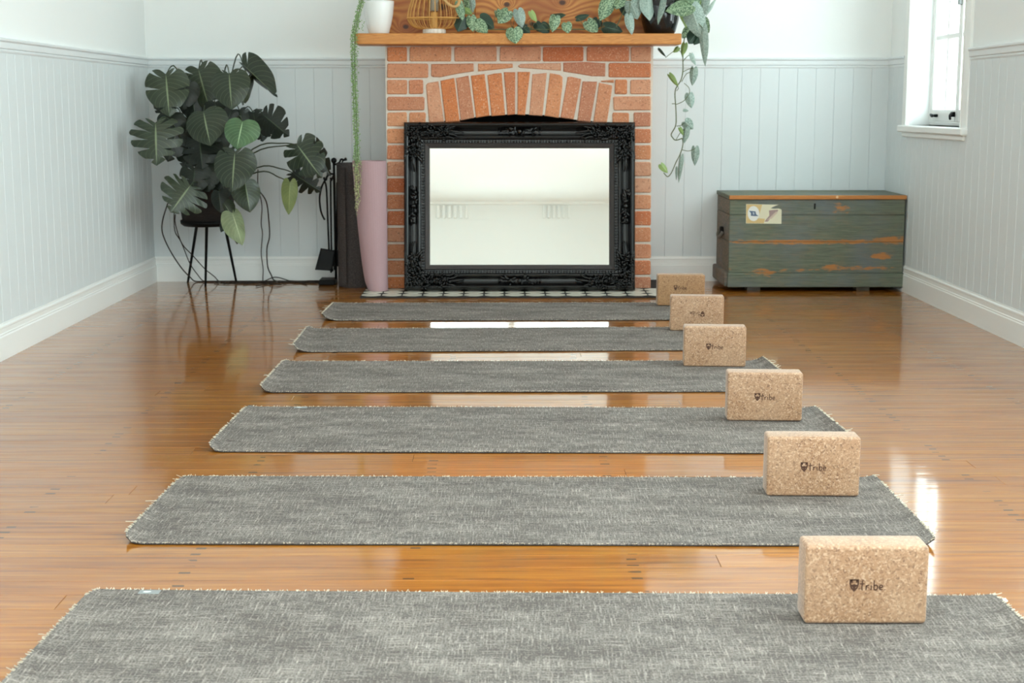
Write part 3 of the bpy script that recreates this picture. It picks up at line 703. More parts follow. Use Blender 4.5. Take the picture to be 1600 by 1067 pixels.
# ================================================================== YOGA MATS
def yoga_mat(label, near_l, near_r, W, lifts, tagpos=None, L=1.79):
    """near_l, near_r: floor points of the near long edge; lifts: rise of the end corners (left near, left far, right near, right far)"""
    a, b2 = Vector(near_l), Vector(near_r); d = (b2 - a); d.z = 0; d.normalize(); nrm = Vector((-d.y, d.x, 0))
    ctr = (a + b2) / 2 + nrm * W / 2; L = (b2 - a).length
    root = thing('yoga_mat', label, 'yoga mat', (ctr.x, ctr.y, 0), 'grey yoga mats laid out in a row')
    root.rotation_euler.z = math.atan2(d.y, d.x)
    nx, ny = 72, 14; TH = .0045; ph = R.uniform(0, 9)
    def P(i, j, dz):
        u = -L / 2 + L * i / nx; v = -W / 2 + W * j / ny; q = j / ny; z = .0008; x = u
        for s, l0, l1 in ((-1, lifts[0], lifts[1]), (1, lifts[2], lifts[3])):
            h = l0 + (l1 - l0) * q; e = max(.05, min(.22, h * 3.2)); t = (s * u - (L / 2 - e)) / e
            if t > 0: z += h * t * t; x -= s * (h * h / e) * .66 * t ** 2.
        z += .0012 * max(0, math.sin(u * 5.1 + ph) * math.sin(v * 6 + ph * 2)) * (1 if 0 < j < ny else .6)
        rr = .030 if u < 0 else .014
        for sx in (-1, 1):
            for sy in (-1, 1):
                ddx = L / 2 - abs(u) if u * sx > 0 else 9; ddy = W / 2 - abs(v) if v * sy > 0 else 9
                if ddx < rr and ddy < rr and ddx + ddy < rr * .6: x -= sx * rr * .30; v -= sy * rr * .22
        return Vector((x, v, z + dz))
    def layer(z0, z1):
        V = [P(i, j, z) for z in (z1, z0) for j in range(ny + 1) for i in range(nx + 1)]; m = (nx + 1) * (ny + 1); st = nx + 1
        Fc = [(j * st + i, j * st + i + 1, (j + 1) * st + i + 1, (j + 1) * st + i) for j in range(ny) for i in range(nx)]
        Fc += [(m + (j + 1) * st + i, m + (j + 1) * st + i + 1, m + j * st + i + 1, m + j * st + i) for j in range(ny) for i in range(nx)]
        for i in range(nx): Fc += [(i + 1, i, m + i, m + i + 1), (ny * st + i, ny * st + i + 1, m + ny * st + i + 1, m + ny * st + i)]
        for j in range(ny): Fc += [(j * st, (j + 1) * st, m + (j + 1) * st, m + j * st), ((j + 1) * st + nx, j * st + nx, m + j * st + nx, m + (j + 1) * st + nx)]
        return V, Fc
    V, Fc = layer(TH * .45, TH); uv = [(v.x * .9, v.y * .9) for v in V]
    link('woven_top', meshdata('woven_top', V, Fc, M['weave'], False, uv), root)
    V, Fc = layer(0, TH * .44); link('rubber_base', meshdata('rubber_base', V, Fc, M['under']), root)
    # loose cream threads along the cut edges
    out = []
    def thread(p, dr, ln, r=.0009):
        e = p + dr * ln + Vector((0, 0, R.uniform(-.002, .003))); out.append(tube([p - dr * .004, p + dr * ln * .5 + Vector((0, 0, R.uniform(0, .0015))), e], r, 3, raw=True))
    for k2 in range(70):
        for i, s in ((0, -1), (nx, 1)):
            f = R.random() * ny; j = int(f); p = P(i, j, TH).lerp(P(i, min(j + 1, ny), TH), f - j)
            big = R.random() < .05; dr = Vector((s, R.uniform(-.7, .7), .1)).normalized(); thread(p, dr, R.uniform(.012, .024) if big else R.uniform(.001, .004))
    for k2 in range(300):
        for j, s in ((0, -1), (ny, 1)):
            f = R.random() * nx; i = int(f); p = P(i, j, TH).lerp(P(min(i + 1, nx), j, TH), f - i); thread(p, Vector((R.uniform(-.8, .8), s, .2)).normalized(), R.uniform(.0015, .004), .0007)
    tag(link('fringe', meshdata('fringe', *join(*out), M['thread']), root), kind='stuff')
    if tagpos is not None:
        u, v = tagpos; c = Vector((u, v, .0062))
        t = link('fabric_tag', meshdata('fabric_tag', *rbox(u - .021, u + .021, v - .014, v + .010, (.0056), .0062, .0002), M['tagw']), root)
        t['label'] = 'small pale fabric tag'
        link('tag_print', meshdata('tag_print', *prism_z([(u - .013, v - .004), (u - .010, v + .003), (u + .001, v + .002), (u + .004, v - .001), (u - .004, v - .006)], .0062, .0064), M['tagl']), t)
    return root
def prism_z(poly, z0, z1):
    n = len(poly); V = [(x, yy, z) for z in (z0, z1) for x, yy in poly]
    A = sum(poly[i][0] * poly[(i + 1) % n][1] - poly[(i + 1) % n][0] * poly[i][1] for i in range(n))
    Fc = [tuple(reversed(range(n))), tuple(range(n, 2 * n))] + [(i, (i + 1) % n, n + (i + 1) % n, n + i) for i in range(n)]
    if A < 0: Fc = [tuple(reversed(f)) for f in Fc]
    return V, Fc
MW = .605
mats = [
    ('grey woven yoga mat nearest the camera, cut off by the bottom of the photo', (-.835, 2.228), (.958, 2.178), .605, (.012, .003, .040, .005), (.0, .0)),
    ('grey woven yoga mat under the second nearest cork block', (-.845, 3.152), (.962, 3.122), .595, (.016, .002, .016, .008), None),
    ('grey woven yoga mat under the third nearest cork block', (-.830, 4.030), (.995, 3.995), .615, (.015, .006, .040, .007), None),
    ('grey woven yoga mat under the fourth nearest cork block', (-.825, 4.893), (.995, 4.893), .600, (.018, .008, .040, .018), None),
    ('grey woven yoga mat under the cork block with the upside-down mark', (-.830, 5.715), (.965, 5.755), .605, (.026, .012, .02, .01), None),
    ('grey woven yoga mat closest to the tiled hearth', (-.820, 6.575), (.965, 6.585), .585, (.028, .004, .02, .01), None),
]
for i, (lb, a, b2, W, lf, _) in enumerate(mats):
    tp = None
    if i in (0, 2):
        q = fl(233, 930) if i == 0 else fl(467, 643); A = Vector((a[0], a[1], 0)); B = Vector((b2[0], b2[1], 0)); d = (B - A).normalized(); n_ = Vector((-d.y, d.x, 0)); c = (A + B) / 2 + n_ * W / 2
        tp = ((q - c).dot(d), W / 2 - .013)
    yoga_mat(lb, (a[0], a[1], 0), (b2[0], b2[1], 0), W, lf, tp)

# ================================================================== CORK BLOCKS
bm = bmesh.new(); V, Fc = box(-.114, .114, -.0375, .0375, 0, .150); vs = [bm.verts.new(v) for v in V]
for f in Fc: bm.faces.new([vs[i] for i in f])
bmesh.ops.bevel(bm, geom=bm.edges[:], offset=.0075, segments=4, profile=.5, affect='EDGES')
bme = meshdata('cork_block', *from_bm(bm), M['cork'], True); bme_d = bme.copy(); bme_d.materials[0] = M['corkd']
def ribbon(P, wd=.0011, yf=-.0380):
    out = []
    P = smooth_path([(x, 0, z) for x, z in P], 4) if len(P) > 2 else [Vector((x, 0, z)) for x, z in P]
    V, Fc = [], []
    for i, p in enumerate(P):
        t = (P[min(i + 1, len(P) - 1)] - P[max(i - 1, 0)]).normalized(); n_ = Vector((-t.z, 0, t.x)) * wd
        V += [Vector((p.x + n_.x, yf, p.z + n_.z)), Vector((p.x - n_.x, yf, p.z - n_.z))]
    for i in range(len(P) - 1): Fc.append((2 * i, 2 * i + 1, 2 * i + 3, 2 * i + 2))
    return V, Fc
U = .0093; TX, TZ = -.0115, .0665
strokes = [[(.35, 2.0), (.28, 1.0), (.28, .1), (.45, 0)], [(-.2, 1.25), (.8, 1.3)], [(1.1, 1.0), (1.12, 0)], [(1.12, .6), (1.35, .92), (1.7, .95)], [(2.1, .95), (2.12, 0)], [(2.1, 1.45), (2.12, 1.6)],
           [(2.65, 2.0), (2.68, 0.05)], [(2.68, .75), (3.0, 1.0), (3.35, .8), (3.35, .3), (3.05, 0), (2.68, .1)], [(3.75, .52), (4.35, .56), (4.3, .92), (3.98, .98), (3.72, .55), (3.9, .1), (4.4, .08)], [(4.8, .02), (4.92, .08)]]
lg = join(*[ribbon([(TX + x * U, TZ + z * U) for x, z in s]) for s in strokes])
sh = [(-.0325, .0870), (-.0325, .078), (-.030, .070), (-.0235, .0625), (-.017, .070), (-.0145, .078), (-.0145, .0870)]
shi = [(-.0295, .0845), (-.0295, .079), (-.028, .0725), (-.0235, .0672), (-.019, .0725), (-.0175, .079), (-.0175, .0845)]
V = [(x, -.0380, z) for x, z in sh + shi]; Fc = [(i, (i + 1) % 7, 7 + (i + 1) % 7, 7 + i) for i in range(7)]
bars = [([(-.0305, -.0380, .0865), (-.0305, -.0380, .0815), (-.0265, -.0380, .080), (-.0265, -.0380, .0865)], [(0, 1, 2, 3)]), ([(-.0205, -.0380, .0865), (-.0205, -.0380, .080), (-.0165, -.0380, .0815), (-.0165, -.0380, .0865)], [(0, 1, 2, 3)]),
        ([(-.0255, -.0380, .0775), (-.0265, -.0380, .072), (-.0235, -.0380, .066), (-.0205, -.0380, .072), (-.0215, -.0380, .0775)], [(0, 1, 2, 3, 4)]), ([(-.0295, -.0380, .0768), (-.028, -.0380, .073), (-.026, -.0380, .072), (-.0255, -.0380, .0768)], [(0, 1, 2, 3)]), ([(-.0215, -.0380, .0768), (-.021, -.0380, .072), (-.019, -.0380, .073), (-.0175, -.0380, .0768)], [(0, 1, 2, 3)])]
lgme = meshdata('printed_mark', *join(lg, (V, Fc), *bars), M['ink'])
def flip(me):
    return me
blocks = [((1256, 976), (1448, 976), 'cork yoga block standing on the mat nearest the camera', 0), ((1199, 776), (1341, 777), 'cork yoga block, second nearest, on the second mat from the camera', 0),
          ((1138, 658), (1251, 659), 'cork yoga block on the third mat from the camera', 0), ((1068, 573), (1165, 574), 'cork yoga block on the fourth mat from the camera', 0),
          ((1046, 517), (1131, 518), 'cork yoga block standing with its printed mark upside down', 1), ((1025, 478), (1103, 478), 'darker brown cork yoga block nearest the fireplace', 2)]
for (a, b2, lb, kind) in blocks:
    p, q = fl(*a, .0055), fl(*b2, .0055); c = (p + q) / 2; d = (q - p).normalized(); n_ = Vector((-d.y, d.x, 0))
    o = link('cork_block', bme_d if kind == 2 else bme); c = c + n_ * .0375; o.location = (c.x, c.y, .0066); o.rotation_euler.z = math.atan2(d.y, d.x)
    tag(o, lb, 'yoga block', 'cork blocks on the mats')
    l = link('printed_mark', lgme, o)
    if kind == 1: l.rotation_euler.y = PI; l.location = (0, 0, .150)
    if kind == 2: l.location = (-.004, 0, .012)

# ================================================================== CHEST
CY0 = 7.625; cz0 = .024
c0 = at(1137, 440, CY0).x; c1 = at(1411, 440, CY0).x; ct = at(1274, 305, CY0).z; CYB = 8.085
ch = thing('wooden_chest', 'old green painted wooden chest with worn orange edges and paper label', 'chest', ((c0 + c1) / 2, (CY0 + CYB) / 2, 0))
def cxz(px, py): p = at(px, py, CY0); return p.x, p.z
def mk(px, py, rx, rz, a=1.0): x, z = cxz(px, py); return (x, z, rx / 300, rz / 300, a)
marks = [mk(1270, 378, 165, 4.2, .75), mk(1395, 376, 40, 7, .8), mk(1314, 326, 14, 9, .55), mk(1378, 400, 19, 6, 1.0), mk(1297, 418, 14, 6, .9), mk(1345, 419, 48, 4, .6), mk(1195, 425, 26, 7, .6), mk(1240, 422, 100, 2.5, .25), mk(1190, 376, 60, 3, .3)]
M['chest'] = chest_mat('worn_green_chest_paint', marks)
M['chest_side'] = chest_mat('grey_brown_bare_chest_side', [], '#6f6455', '#8a7a68')
bare = NB('bare_orange_pine_edge'); M['bare'] = bare.set(col=bare.mix(bare.noise(bare.map(bare.pos(), (4, 30, 60)), 4, 4), '#a5652e', '#c38545'), rough=.6)
zl = cxz(1274, 312)[1]; zp = cxz(1274, 427)[1]; t = .022
zseam = [zp, cxz(1274, 378)[1], cxz(1274, 336)[1], zl]
for z0, z1 in zip(zseam, zseam[1:]):
    obj('front_board', rbox(c0 + .004, c1 - .004, CY0 + .006, CY0 + .006 + t, z0 + .0006, z1 - .0006, .0018), M['chest'], ch, pivot=((c0 + c1) / 2, CY0, (z0 + z1) / 2))
    obj('side_board', rbox(c0 + .004, c0 + .004 + t, CY0 + .0285, CYB - .008, z0 + .0006, z1 - .0006, .0018), M['chest_side'], ch)
    obj('side_board', rbox(c1 - .004 - t, c1 - .004, CY0 + .0285, CYB - .008, z0 + .0006, z1 - .0006, .0018), M['chest_side'], ch)
obj('back_panel', box(c0 + .004 + t, c1 - .004 - t, CYB - .03, CYB - .008, zp, zl), M['chest_side'], ch)
obj('plinth', rbox(c0 - .001, c1 + .003, CY0 - .004, CY0 + .02, cz0, zp, .004, 2), M['chest'], ch)
obj('plinth', rbox(c0 - .016, c0 + .02, CY0 + .021, CYB - .004, cz0, zp + .004, .010, 2), M['chest_side'], ch)
obj('plinth', rbox(c1 - .02, c1 + .012, CY0 + .021, CYB - .004, cz0, zp + .004, .008, 2), M['chest_side'], ch)
obj('base_panel', box(c0 + .021, c1 - .021, CY0 + .021, CYB - .03, cz0 + .004, cz0 + .02), M['chest_side'], ch)
lid = obj('lid', rbox(c0 - .001, c1 + .002, CY0 + .014, CYB, zl + .001, ct, .003), M['chest'], ch); 
lp = obj('lid_edge', rbox(c0 - .001, c1 + .002, CY0 - .002, CY0 + .0135, zl + .001, ct - .001, .003, 2), M['bare'], lid); lp['label'] = 'bare orange front edge of the lid'
kx, kz = cxz(1273.5, 322); obj('keyhole', join(rbox(kx - .0045, kx + .0045, CY0 + .0045, CY0 + .0075, kz - .016, kz + .013, .001), lathe([(0, 0), (.0001, 0)], (kx, CY0, kz), 3)), M['soot'], ch)
bx_, bz_ = cxz(1308, 308); obj('lid_nail', blob((bx_, CY0 - .002, bz_), .008, .003, .008), flat('pale_wood_plug', '#d6b48a', .6), lid)
for px in (1180, 1352):
    x, z = cxz(px, 450); obj('foot', rbox(x - .035, x + .035, CY0 + .045, CY0 + .13, 0, cz0 + .001, .003), M['chest_side'], ch)
    obj('foot', rbox(x - .035, x + .035, CYB - .12, CYB - .02, 0, cz0 + .001, .003), M['chest_side'], ch)
hy = CY0 + .22; hz = at(1127, 362, hy).z
hd = obj('handle', join(rbox(c0 - .016, c0 + .005, hy - .018, hy + .018, hz - .012, hz + .028, .005)), M['black'], ch)
hr = obj('rope', join(tube([(c0 - .008, hy - .06, hz + .005), (c0 - .017, hy - .05, hz - .015), (c0 - .020, hy, hz - .028), (c0 - .017, hy + .05, hz - .015), (c0 - .008, hy + .06, hz + .005)], .009, 7)), M['chest_side'], hd, smooth=True)
# paper label with a flag and a ship
lab = None
def card(pts, mat, lift, name='label_print', par=None):
    P = [cxz(*q) for q in pts]; n = len(P); A = sum(P[i][0] * P[(i + 1) % n][1] - P[(i + 1) % n][0] * P[i][1] for i in range(n))
    if A < 0: P = P[::-1]
    yf = CY0 + .006 - .0003 - lift
    return obj(name, prism_y(P, yf, yf + .0004), mat, par)
lz = lambda x, y: (1150 + x * .0875, 300 + y * .0875)
lab = card([lz(185, 215), lz(765, 228), lz(700, 250), lz(620, 290), lz(690, 300), lz(760, 295), lz(800, 305), lz(818, 320), lz(815, 570), lz(180, 562)], flat('cream_label_paper', '#d9d5ba', .7), .0005, 'paper_label', ch); lab['label'] = 'torn cream paper label'
card([lz(190, 222), lz(470, 226), lz(440, 330), lz(400, 470), lz(520, 480), lz(500, 560), lz(186, 556)], flat('ochre_print', '#cdb27c', .7), .0008, par=lab)
el = [lz(315 + 105 * math.cos(i * PI / 10), 385 + 135 * math.sin(i * PI / 10)) for i in range(20)]
card(el, flat('white_oval_print', '#dfe0da', .7), .0011, par=lab)
card([lz(232, 335), lz(350, 345), lz(365, 400), lz(405, 430), lz(340, 432), lz(265, 425), lz(270, 380)], flat('blue_flag_print', '#5f6f86', .7), .0014, par=lab)
card([lz(300, 365), lz(325, 360), lz(330, 400), lz(310, 405)], flat('pale_flag_print', '#b8c2cc', .7), .0017, par=lab)
card([lz(510, 530), lz(600, 420), lz(590, 330), lz(740, 315), lz(760, 330), lz(640, 450), lz(570, 530)], flat('brown_ship_print', '#a08a86', .7), .0011, par=lab)
for k in range(3): card([lz(560 + k * 30, 500 - k * 10), lz(720 + k * 10, 345 + k * 8), lz(728 + k * 10, 352 + k * 8), lz(572 + k * 30, 505 - k * 10)], flat('ship_line_print', '#c9b6a4', .7), .0014, par=lab)

# ================================================================== PLANTS
def leafgeo(L, W, lobes=0, depth=.6, droop=.25, fold=.0, wav=.03, seed=0):
    """heart leaf, petiole at the origin, tip along +y, face +z; lobes = slits on each side"""
    rr = random.Random(seed)
    ctl = [(.0, .0), (.16, -.13), (.36, -.10), (.49, .10), (.50, .34), (.40, .60), (.21, .83), (.0, 1.0)]
    MP = smooth_path([(x, y_, 0) for x, y_ in ctl], 8)
    def margin(t): f = t * (len(MP) - 1); i = min(int(f), len(MP) - 2); return MP[i].lerp(MP[i + 1], f - i)
    V, Fc, UV = [], [], []
    for sd in (-1, 1):
        if lobes: cut = [0] + [.24 + (.62 * (k + rr.uniform(-.18, .18)) / max(1, lobes - 1)) for k in range(lobes)] + [1]
        else: cut = [0, 1]
        ns = 7 if lobes else 5
        for a, b in zip(cut, cut[1:]):
            nc = max(3, int((b - a) * (26 if lobes else 22))); st = len(V); s0a = rr.uniform(.25, .5) if depth > .5 else rr.uniform(.45, .65)
            op = depth
            for i in range(ns + 1):
                s = i / ns; g = 0
                if lobes and s > s0a: g = op * .035 * ((s - s0a) / (1 - s0a)) ** .7
                ta = a + (g if a > 0 else 0); tb = b - (g if b < 1 else 0)
                if tb < ta: ta = tb = (a + b) / 2
                for j in range(nc + 1):
                    t = ta + (tb - ta) * j / nc; m = margin(t); ym = (t ** 1.35) * .97
                    x = m.x * s; y_ = ym + (m.y - ym) * (s ** .9)
                    if lobes and s > .85: pull = 1 - .05 * (abs(2 * j / nc - 1) ** 3); x *= pull
                    z = -droop * (y_ ** 2) * L - fold * (abs(x) * W) - .10 * W * (2 * x) ** 2 + wav * W * math.sin(9 * y_ + seed) * s * s
                    V.append(Vector((sd * x * W, y_ * L, z))); UV.append((sd * s, t))
            for i in range(ns):
                for j in range(nc):
                    q = (st + i * (nc + 1) + j, st + i * (nc + 1) + j + 1, st + (i + 1) * (nc + 1) + j + 1, st + (i + 1) * (nc + 1) + j)
                    Fc.append(q if sd < 0 else q[::-1])
    return V, Fc, UV
def leaf(parent, base, tip, wpx, Yb, Yt, mat, lobes=0, depth=.6, roll=0., droop=.18, fold=.0, name='leaf', seed=None):
    B = at(*base, Yb); Tt = at(*tip, Yt); a = Tt - B; L = a.length; a.normalize(); W = wpx / 295.0 * ((Yb + Yt) / 2 / 7.7)
    nf = Vector((0, -1, .25)); n_ = (nf - a * nf.dot(a)).normalized(); n_ = Matrix.Rotation(rad(roll), 3, a) @ n_; xx = a.cross(n_)
    V, Fc, UV = leafgeo(L, W, lobes, depth, droop, fold, seed=seed if seed is not None else R.randint(0, 999))
    P = [B + xx * v.x + a * v.y + n_ * v.z for v in V]
    return obj(name, (P, Fc), mat, parent, True, UV, pivot=B), B, n_
z1 = lambda x, y: (180 + x * .3935, 60 + y * .3935)
# ---- monstera on its stand
SX, SY = at(327, 440, 7.90).x, 7.90
stz = at(327, 352, 7.85).z
sd = thing('plant_stand', 'black three-legged plant stand under the monstera by the left corner', 'plant stand', (SX, SY, 0))
obj('ring', join(lathe([(.0, 0), (.125, 0), (.140, .012), (.142, .030), (.136, .030), (.134, .014), (.0, .010)], (SX, SY, stz - .005), 36)), M['black'], sd, smooth=True)
for tx, bx2, by, Yd in ((308, 297, 439.5, 8.0), (323, 321, 447, 7.80), (351, 370, 441, 7.97)):
    f_ = fl(bx2, by); t_ = at(tx, 356, Yd); t_.z = stz - .003; f_.y = min(f_.y, 8.05)
    obj('leg', tube([t_, t_.lerp(f_, .5), f_], .0085, 8, r1=.006, raw=True), M['black'], sd)
mo = thing('monstera', 'large potted monstera with split leaves in a dark basket pot beside the left wall', 'potted plant', (SX, SY, stz + .006))
pot = obj('pot', lathe([(0, 0), (.120, 0), (.131, .02), (.140, .08), (.150, .17), (.156, .19), (.148, .19), (.140, .16), (0, .155)], (SX, SY, stz + .008), 40), M['basket'], mo, smooth=True)
obj('soil', lathe([(0, .168), (.10, .166), (.141, .158)], (SX, SY, stz + .008), 24), M['soil'], mo)
crown = Vector((SX, SY - .02, stz + .15))
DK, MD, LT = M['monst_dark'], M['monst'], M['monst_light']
ML = [  # base, tip, width px, Y base, Y tip, material, slits, depth, roll, droop, fold
    ((259, 116), (264, 180), 68, 7.60, 7.52, MD, 3, .7, -6, .10, .05), ((310, 108), (326, 172), 62, 7.78, 7.72, M['monst'], 2, .5, 10, .1, 0), ((358, 115), (361, 170), 60, 7.56, 7.50, MD, 1, .35, 4, .12, .05),
    ((379, 100), (432, 153), 42, 7.66, 7.58, MD, 2, .6, 48, .05, .55), ((243, 192), (244, 258), 82, 7.34, 7.28, MD, 5, 1.0, -4, .10, .05), ((318, 175), (327, 226), 66, 7.52, 7.44, MD, 1, .2, 8, .12, .1),
    ((379, 190), (369, 232), 56, 7.44, 7.38, LT, 0, 0, 6, .10, .08), ((412, 180), (450, 212), 52, 7.62, 7.55, DK, 4, .8, 15, .06, .1), ((367, 238), (361, 299), 66, 7.34, 7.26, MD, 2, .55, 4, .12, .05),
    ((383, 286), (391, 331), 44, 7.44, 7.40, M['monst'], 0, 0, -14, .08, .25), ((312, 216), (315, 263), 66, 7.62, 7.55, DK, 4, .8, 0, .12, .1), ((297, 290), (267, 331), 78, 7.40, 7.32, MD, 5, .95, -14, .10, .05),
    ((342, 300), (345, 333), 27, 7.58, 7.55, DK, 0, 0, 0, .1, .1), ((350, 318), (363, 338), 24, 7.56, 7.54, MD, 0, 0, 15, .1, .3), ((363, 333), (380, 383), 36, 7.54, 7.52, M['monst_var'], 0, 0, -28, .06, .45),
    ((356, 335), (343, 362), 26, 7.56, 7.54, DK, 1, .8, 25, .1, .3), ((366, 350), (368, 382), 20, 7.60, 7.58, MD, 1, .5, 30, .1, .4), ((464, 226), (501, 277), 64, 7.58, 7.52, MD, 4, .9, 8, .08, .1), ((489, 222), (519, 274), 38, 7.76, 7.74, DK, 4, .9, -30, .08, .3),
    ((457, 270), (500, 300), 46, 7.72, 7.68, DK, 5, 1.2, 20, .1, .1), ((453, 285), (451, 336), 25, 7.60, 7.58, M['monst_old'], 0, 0, -10, .06, .25),
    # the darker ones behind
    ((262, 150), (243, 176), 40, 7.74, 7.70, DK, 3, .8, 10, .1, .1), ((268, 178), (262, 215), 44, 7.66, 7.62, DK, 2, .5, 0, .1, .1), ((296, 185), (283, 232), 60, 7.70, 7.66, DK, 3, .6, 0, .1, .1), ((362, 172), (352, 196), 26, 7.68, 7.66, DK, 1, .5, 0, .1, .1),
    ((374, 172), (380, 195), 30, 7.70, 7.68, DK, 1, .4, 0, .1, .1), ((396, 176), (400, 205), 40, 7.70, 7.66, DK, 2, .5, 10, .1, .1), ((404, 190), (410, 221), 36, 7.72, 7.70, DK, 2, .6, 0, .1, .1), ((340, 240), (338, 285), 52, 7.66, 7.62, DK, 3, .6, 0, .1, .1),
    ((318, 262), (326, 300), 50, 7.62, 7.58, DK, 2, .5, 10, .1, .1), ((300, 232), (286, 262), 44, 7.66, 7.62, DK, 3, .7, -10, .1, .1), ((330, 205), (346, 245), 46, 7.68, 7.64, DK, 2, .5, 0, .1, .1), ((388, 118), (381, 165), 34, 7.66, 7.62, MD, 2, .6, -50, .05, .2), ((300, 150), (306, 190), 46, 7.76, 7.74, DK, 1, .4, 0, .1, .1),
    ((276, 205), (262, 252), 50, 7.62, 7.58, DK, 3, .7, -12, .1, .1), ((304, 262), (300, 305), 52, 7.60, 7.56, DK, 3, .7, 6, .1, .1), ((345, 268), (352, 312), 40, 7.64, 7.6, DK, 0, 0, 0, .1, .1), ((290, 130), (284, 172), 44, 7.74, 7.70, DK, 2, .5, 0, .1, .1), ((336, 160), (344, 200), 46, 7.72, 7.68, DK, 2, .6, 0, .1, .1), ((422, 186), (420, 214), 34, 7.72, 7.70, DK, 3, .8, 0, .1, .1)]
petP = []
for i, (ba, ti, wp, Yb, Yt, mt_, lo, de, ro, dr, fo_) in enumerate(ML):
    o, B, n_ = leaf(mo, ba, ti, wp, Yb, Yt, mt_, lo, de, ro, dr, fo_, seed=i * 7 + 3)
    c_ = crown + Vector((R.uniform(-.04, .04), R.uniform(-.03, .03), 0)); B2 = B - n_ * .004
    if i == 17: mid = [at(395, 233, 7.66), at(440, 224, 7.62)]
    elif i == 18: mid = [at(395, 240, 7.80), at(450, 227, 7.80)]
    elif i == 19: mid = [at(402, 262, 7.72), at(440, 264, 7.72)]
    elif i == 20: mid = [at(402, 269, 7.70), at(436, 277, 7.66)]
    else: up = max(.03, (B2.z - c_.z) * .25); mid = [c_.lerp(B2, .4) + Vector((0, .06, up * .6)), c_.lerp(B2, .8) + Vector((0, .05, up))]
    obj('petiole', tube([c_] + mid + [B2], .0045 if i < 21 else .0035, 5, r1=.003, k=5), M['stem'], mo, smooth=True)
obj('stem', join(tube([crown - Vector((0, 0, .05)), at(328, 285, 7.85), at(322, 235, 7.82), at(318, 190, 7.84)], .014, 7, r1=.008), tube([crown, at(352, 285, 7.8), at(368, 255, 7.76), at(385, 236, 7.72)], .010, 7, r1=.007)), M['stem'], mo, smooth=True)
RT = [  # hanging aerial roots then the run along the floor
    [(262, 318, 7.75), (254, 345, 7.85), (254, 365, 7.92), (266, 392, 7.97), (283, 418, 8.0), (297, 433, 8.02), (308, 438, 8.0), (330, 438, 8.02), (372, 436.5, 8.05), (430, 437, 8.03), (500, 437, 8.04)],
    [(272, 328, 7.8), (273, 360, 7.9), (283, 378, 7.95), (296, 410, 7.98), (308, 428, 8.0), (322, 438, 8.0), (345, 440, 7.98), (385, 441, 7.95), (420, 439.5, 7.96), (470, 441, 7.92)],
    [(274, 335, 7.82), (274, 350, 7.9), (284, 380, 7.96), (302, 400, 8.02), (320, 420, 8.04), (335, 432, 8.05), (345, 438, 8.03), (362, 437, 8.04), (400, 439, 7.98), (450, 438.5, 8.0)],
    [(403, 265, 7.72), (403, 290, 7.80), (409, 320, 7.95), (408, 350, 8.02), (410, 365, 8.04), (408, 395, 8.05), (411, 420, 8.05), (414, 437, 8.03), (416, 441, 7.95)],
    [(404, 297, 7.80), (416, 315, 7.95), (420, 345, 8.03), (421, 370, 8.04), (417, 388, 8.05), (418, 415, 8.05), (423, 428, 8.05), (436, 436, 8.05), (470, 437, 8.05), (500, 438, 8.02)],
    [(380, 444, 7.9), (410, 440, 7.95), (430, 433, 8.04), (455, 439, 7.98), (480, 444, 7.88)], [(400, 447, 7.82), (420, 443, 7.88), (440, 441, 7.94), (470, 438, 8.0), (505, 439, 8.0)], [(335, 441, 7.95), (355, 443, 7.9), (395, 442, 7.93), (440, 445, 7.86)]]
for i, P in enumerate(RT):
    pts = []
    for x, y_, Y_ in P:
        v = at(x, y_, Y_)
        if v.z < .008 or y_ > 435: v = fl(x, y_, .005); v.y = min(v.y, 8.07)
        pts.append(v)
    obj('aerial_root', tube(pts, .0036 if i in (0, 4) else .0028, 5, k=5), M['stem_b'], mo, smooth=True)
rng = random.Random(3); tang = []
for k in range(16):
    x0 = rng.uniform(330, 470); pts = []
    for j in range(6): v = fl(x0 + j * rng.uniform(6, 14), rng.uniform(436.5, 442), rng.uniform(.003, .008)); v.y = min(v.y, 8.07); pts.append(v)
    tang.append(tube(pts, .0022, 4, k=4))
tag(obj('root_tangle', join(*tang), M['stem_b'], mo, smooth=True), kind='stuff')

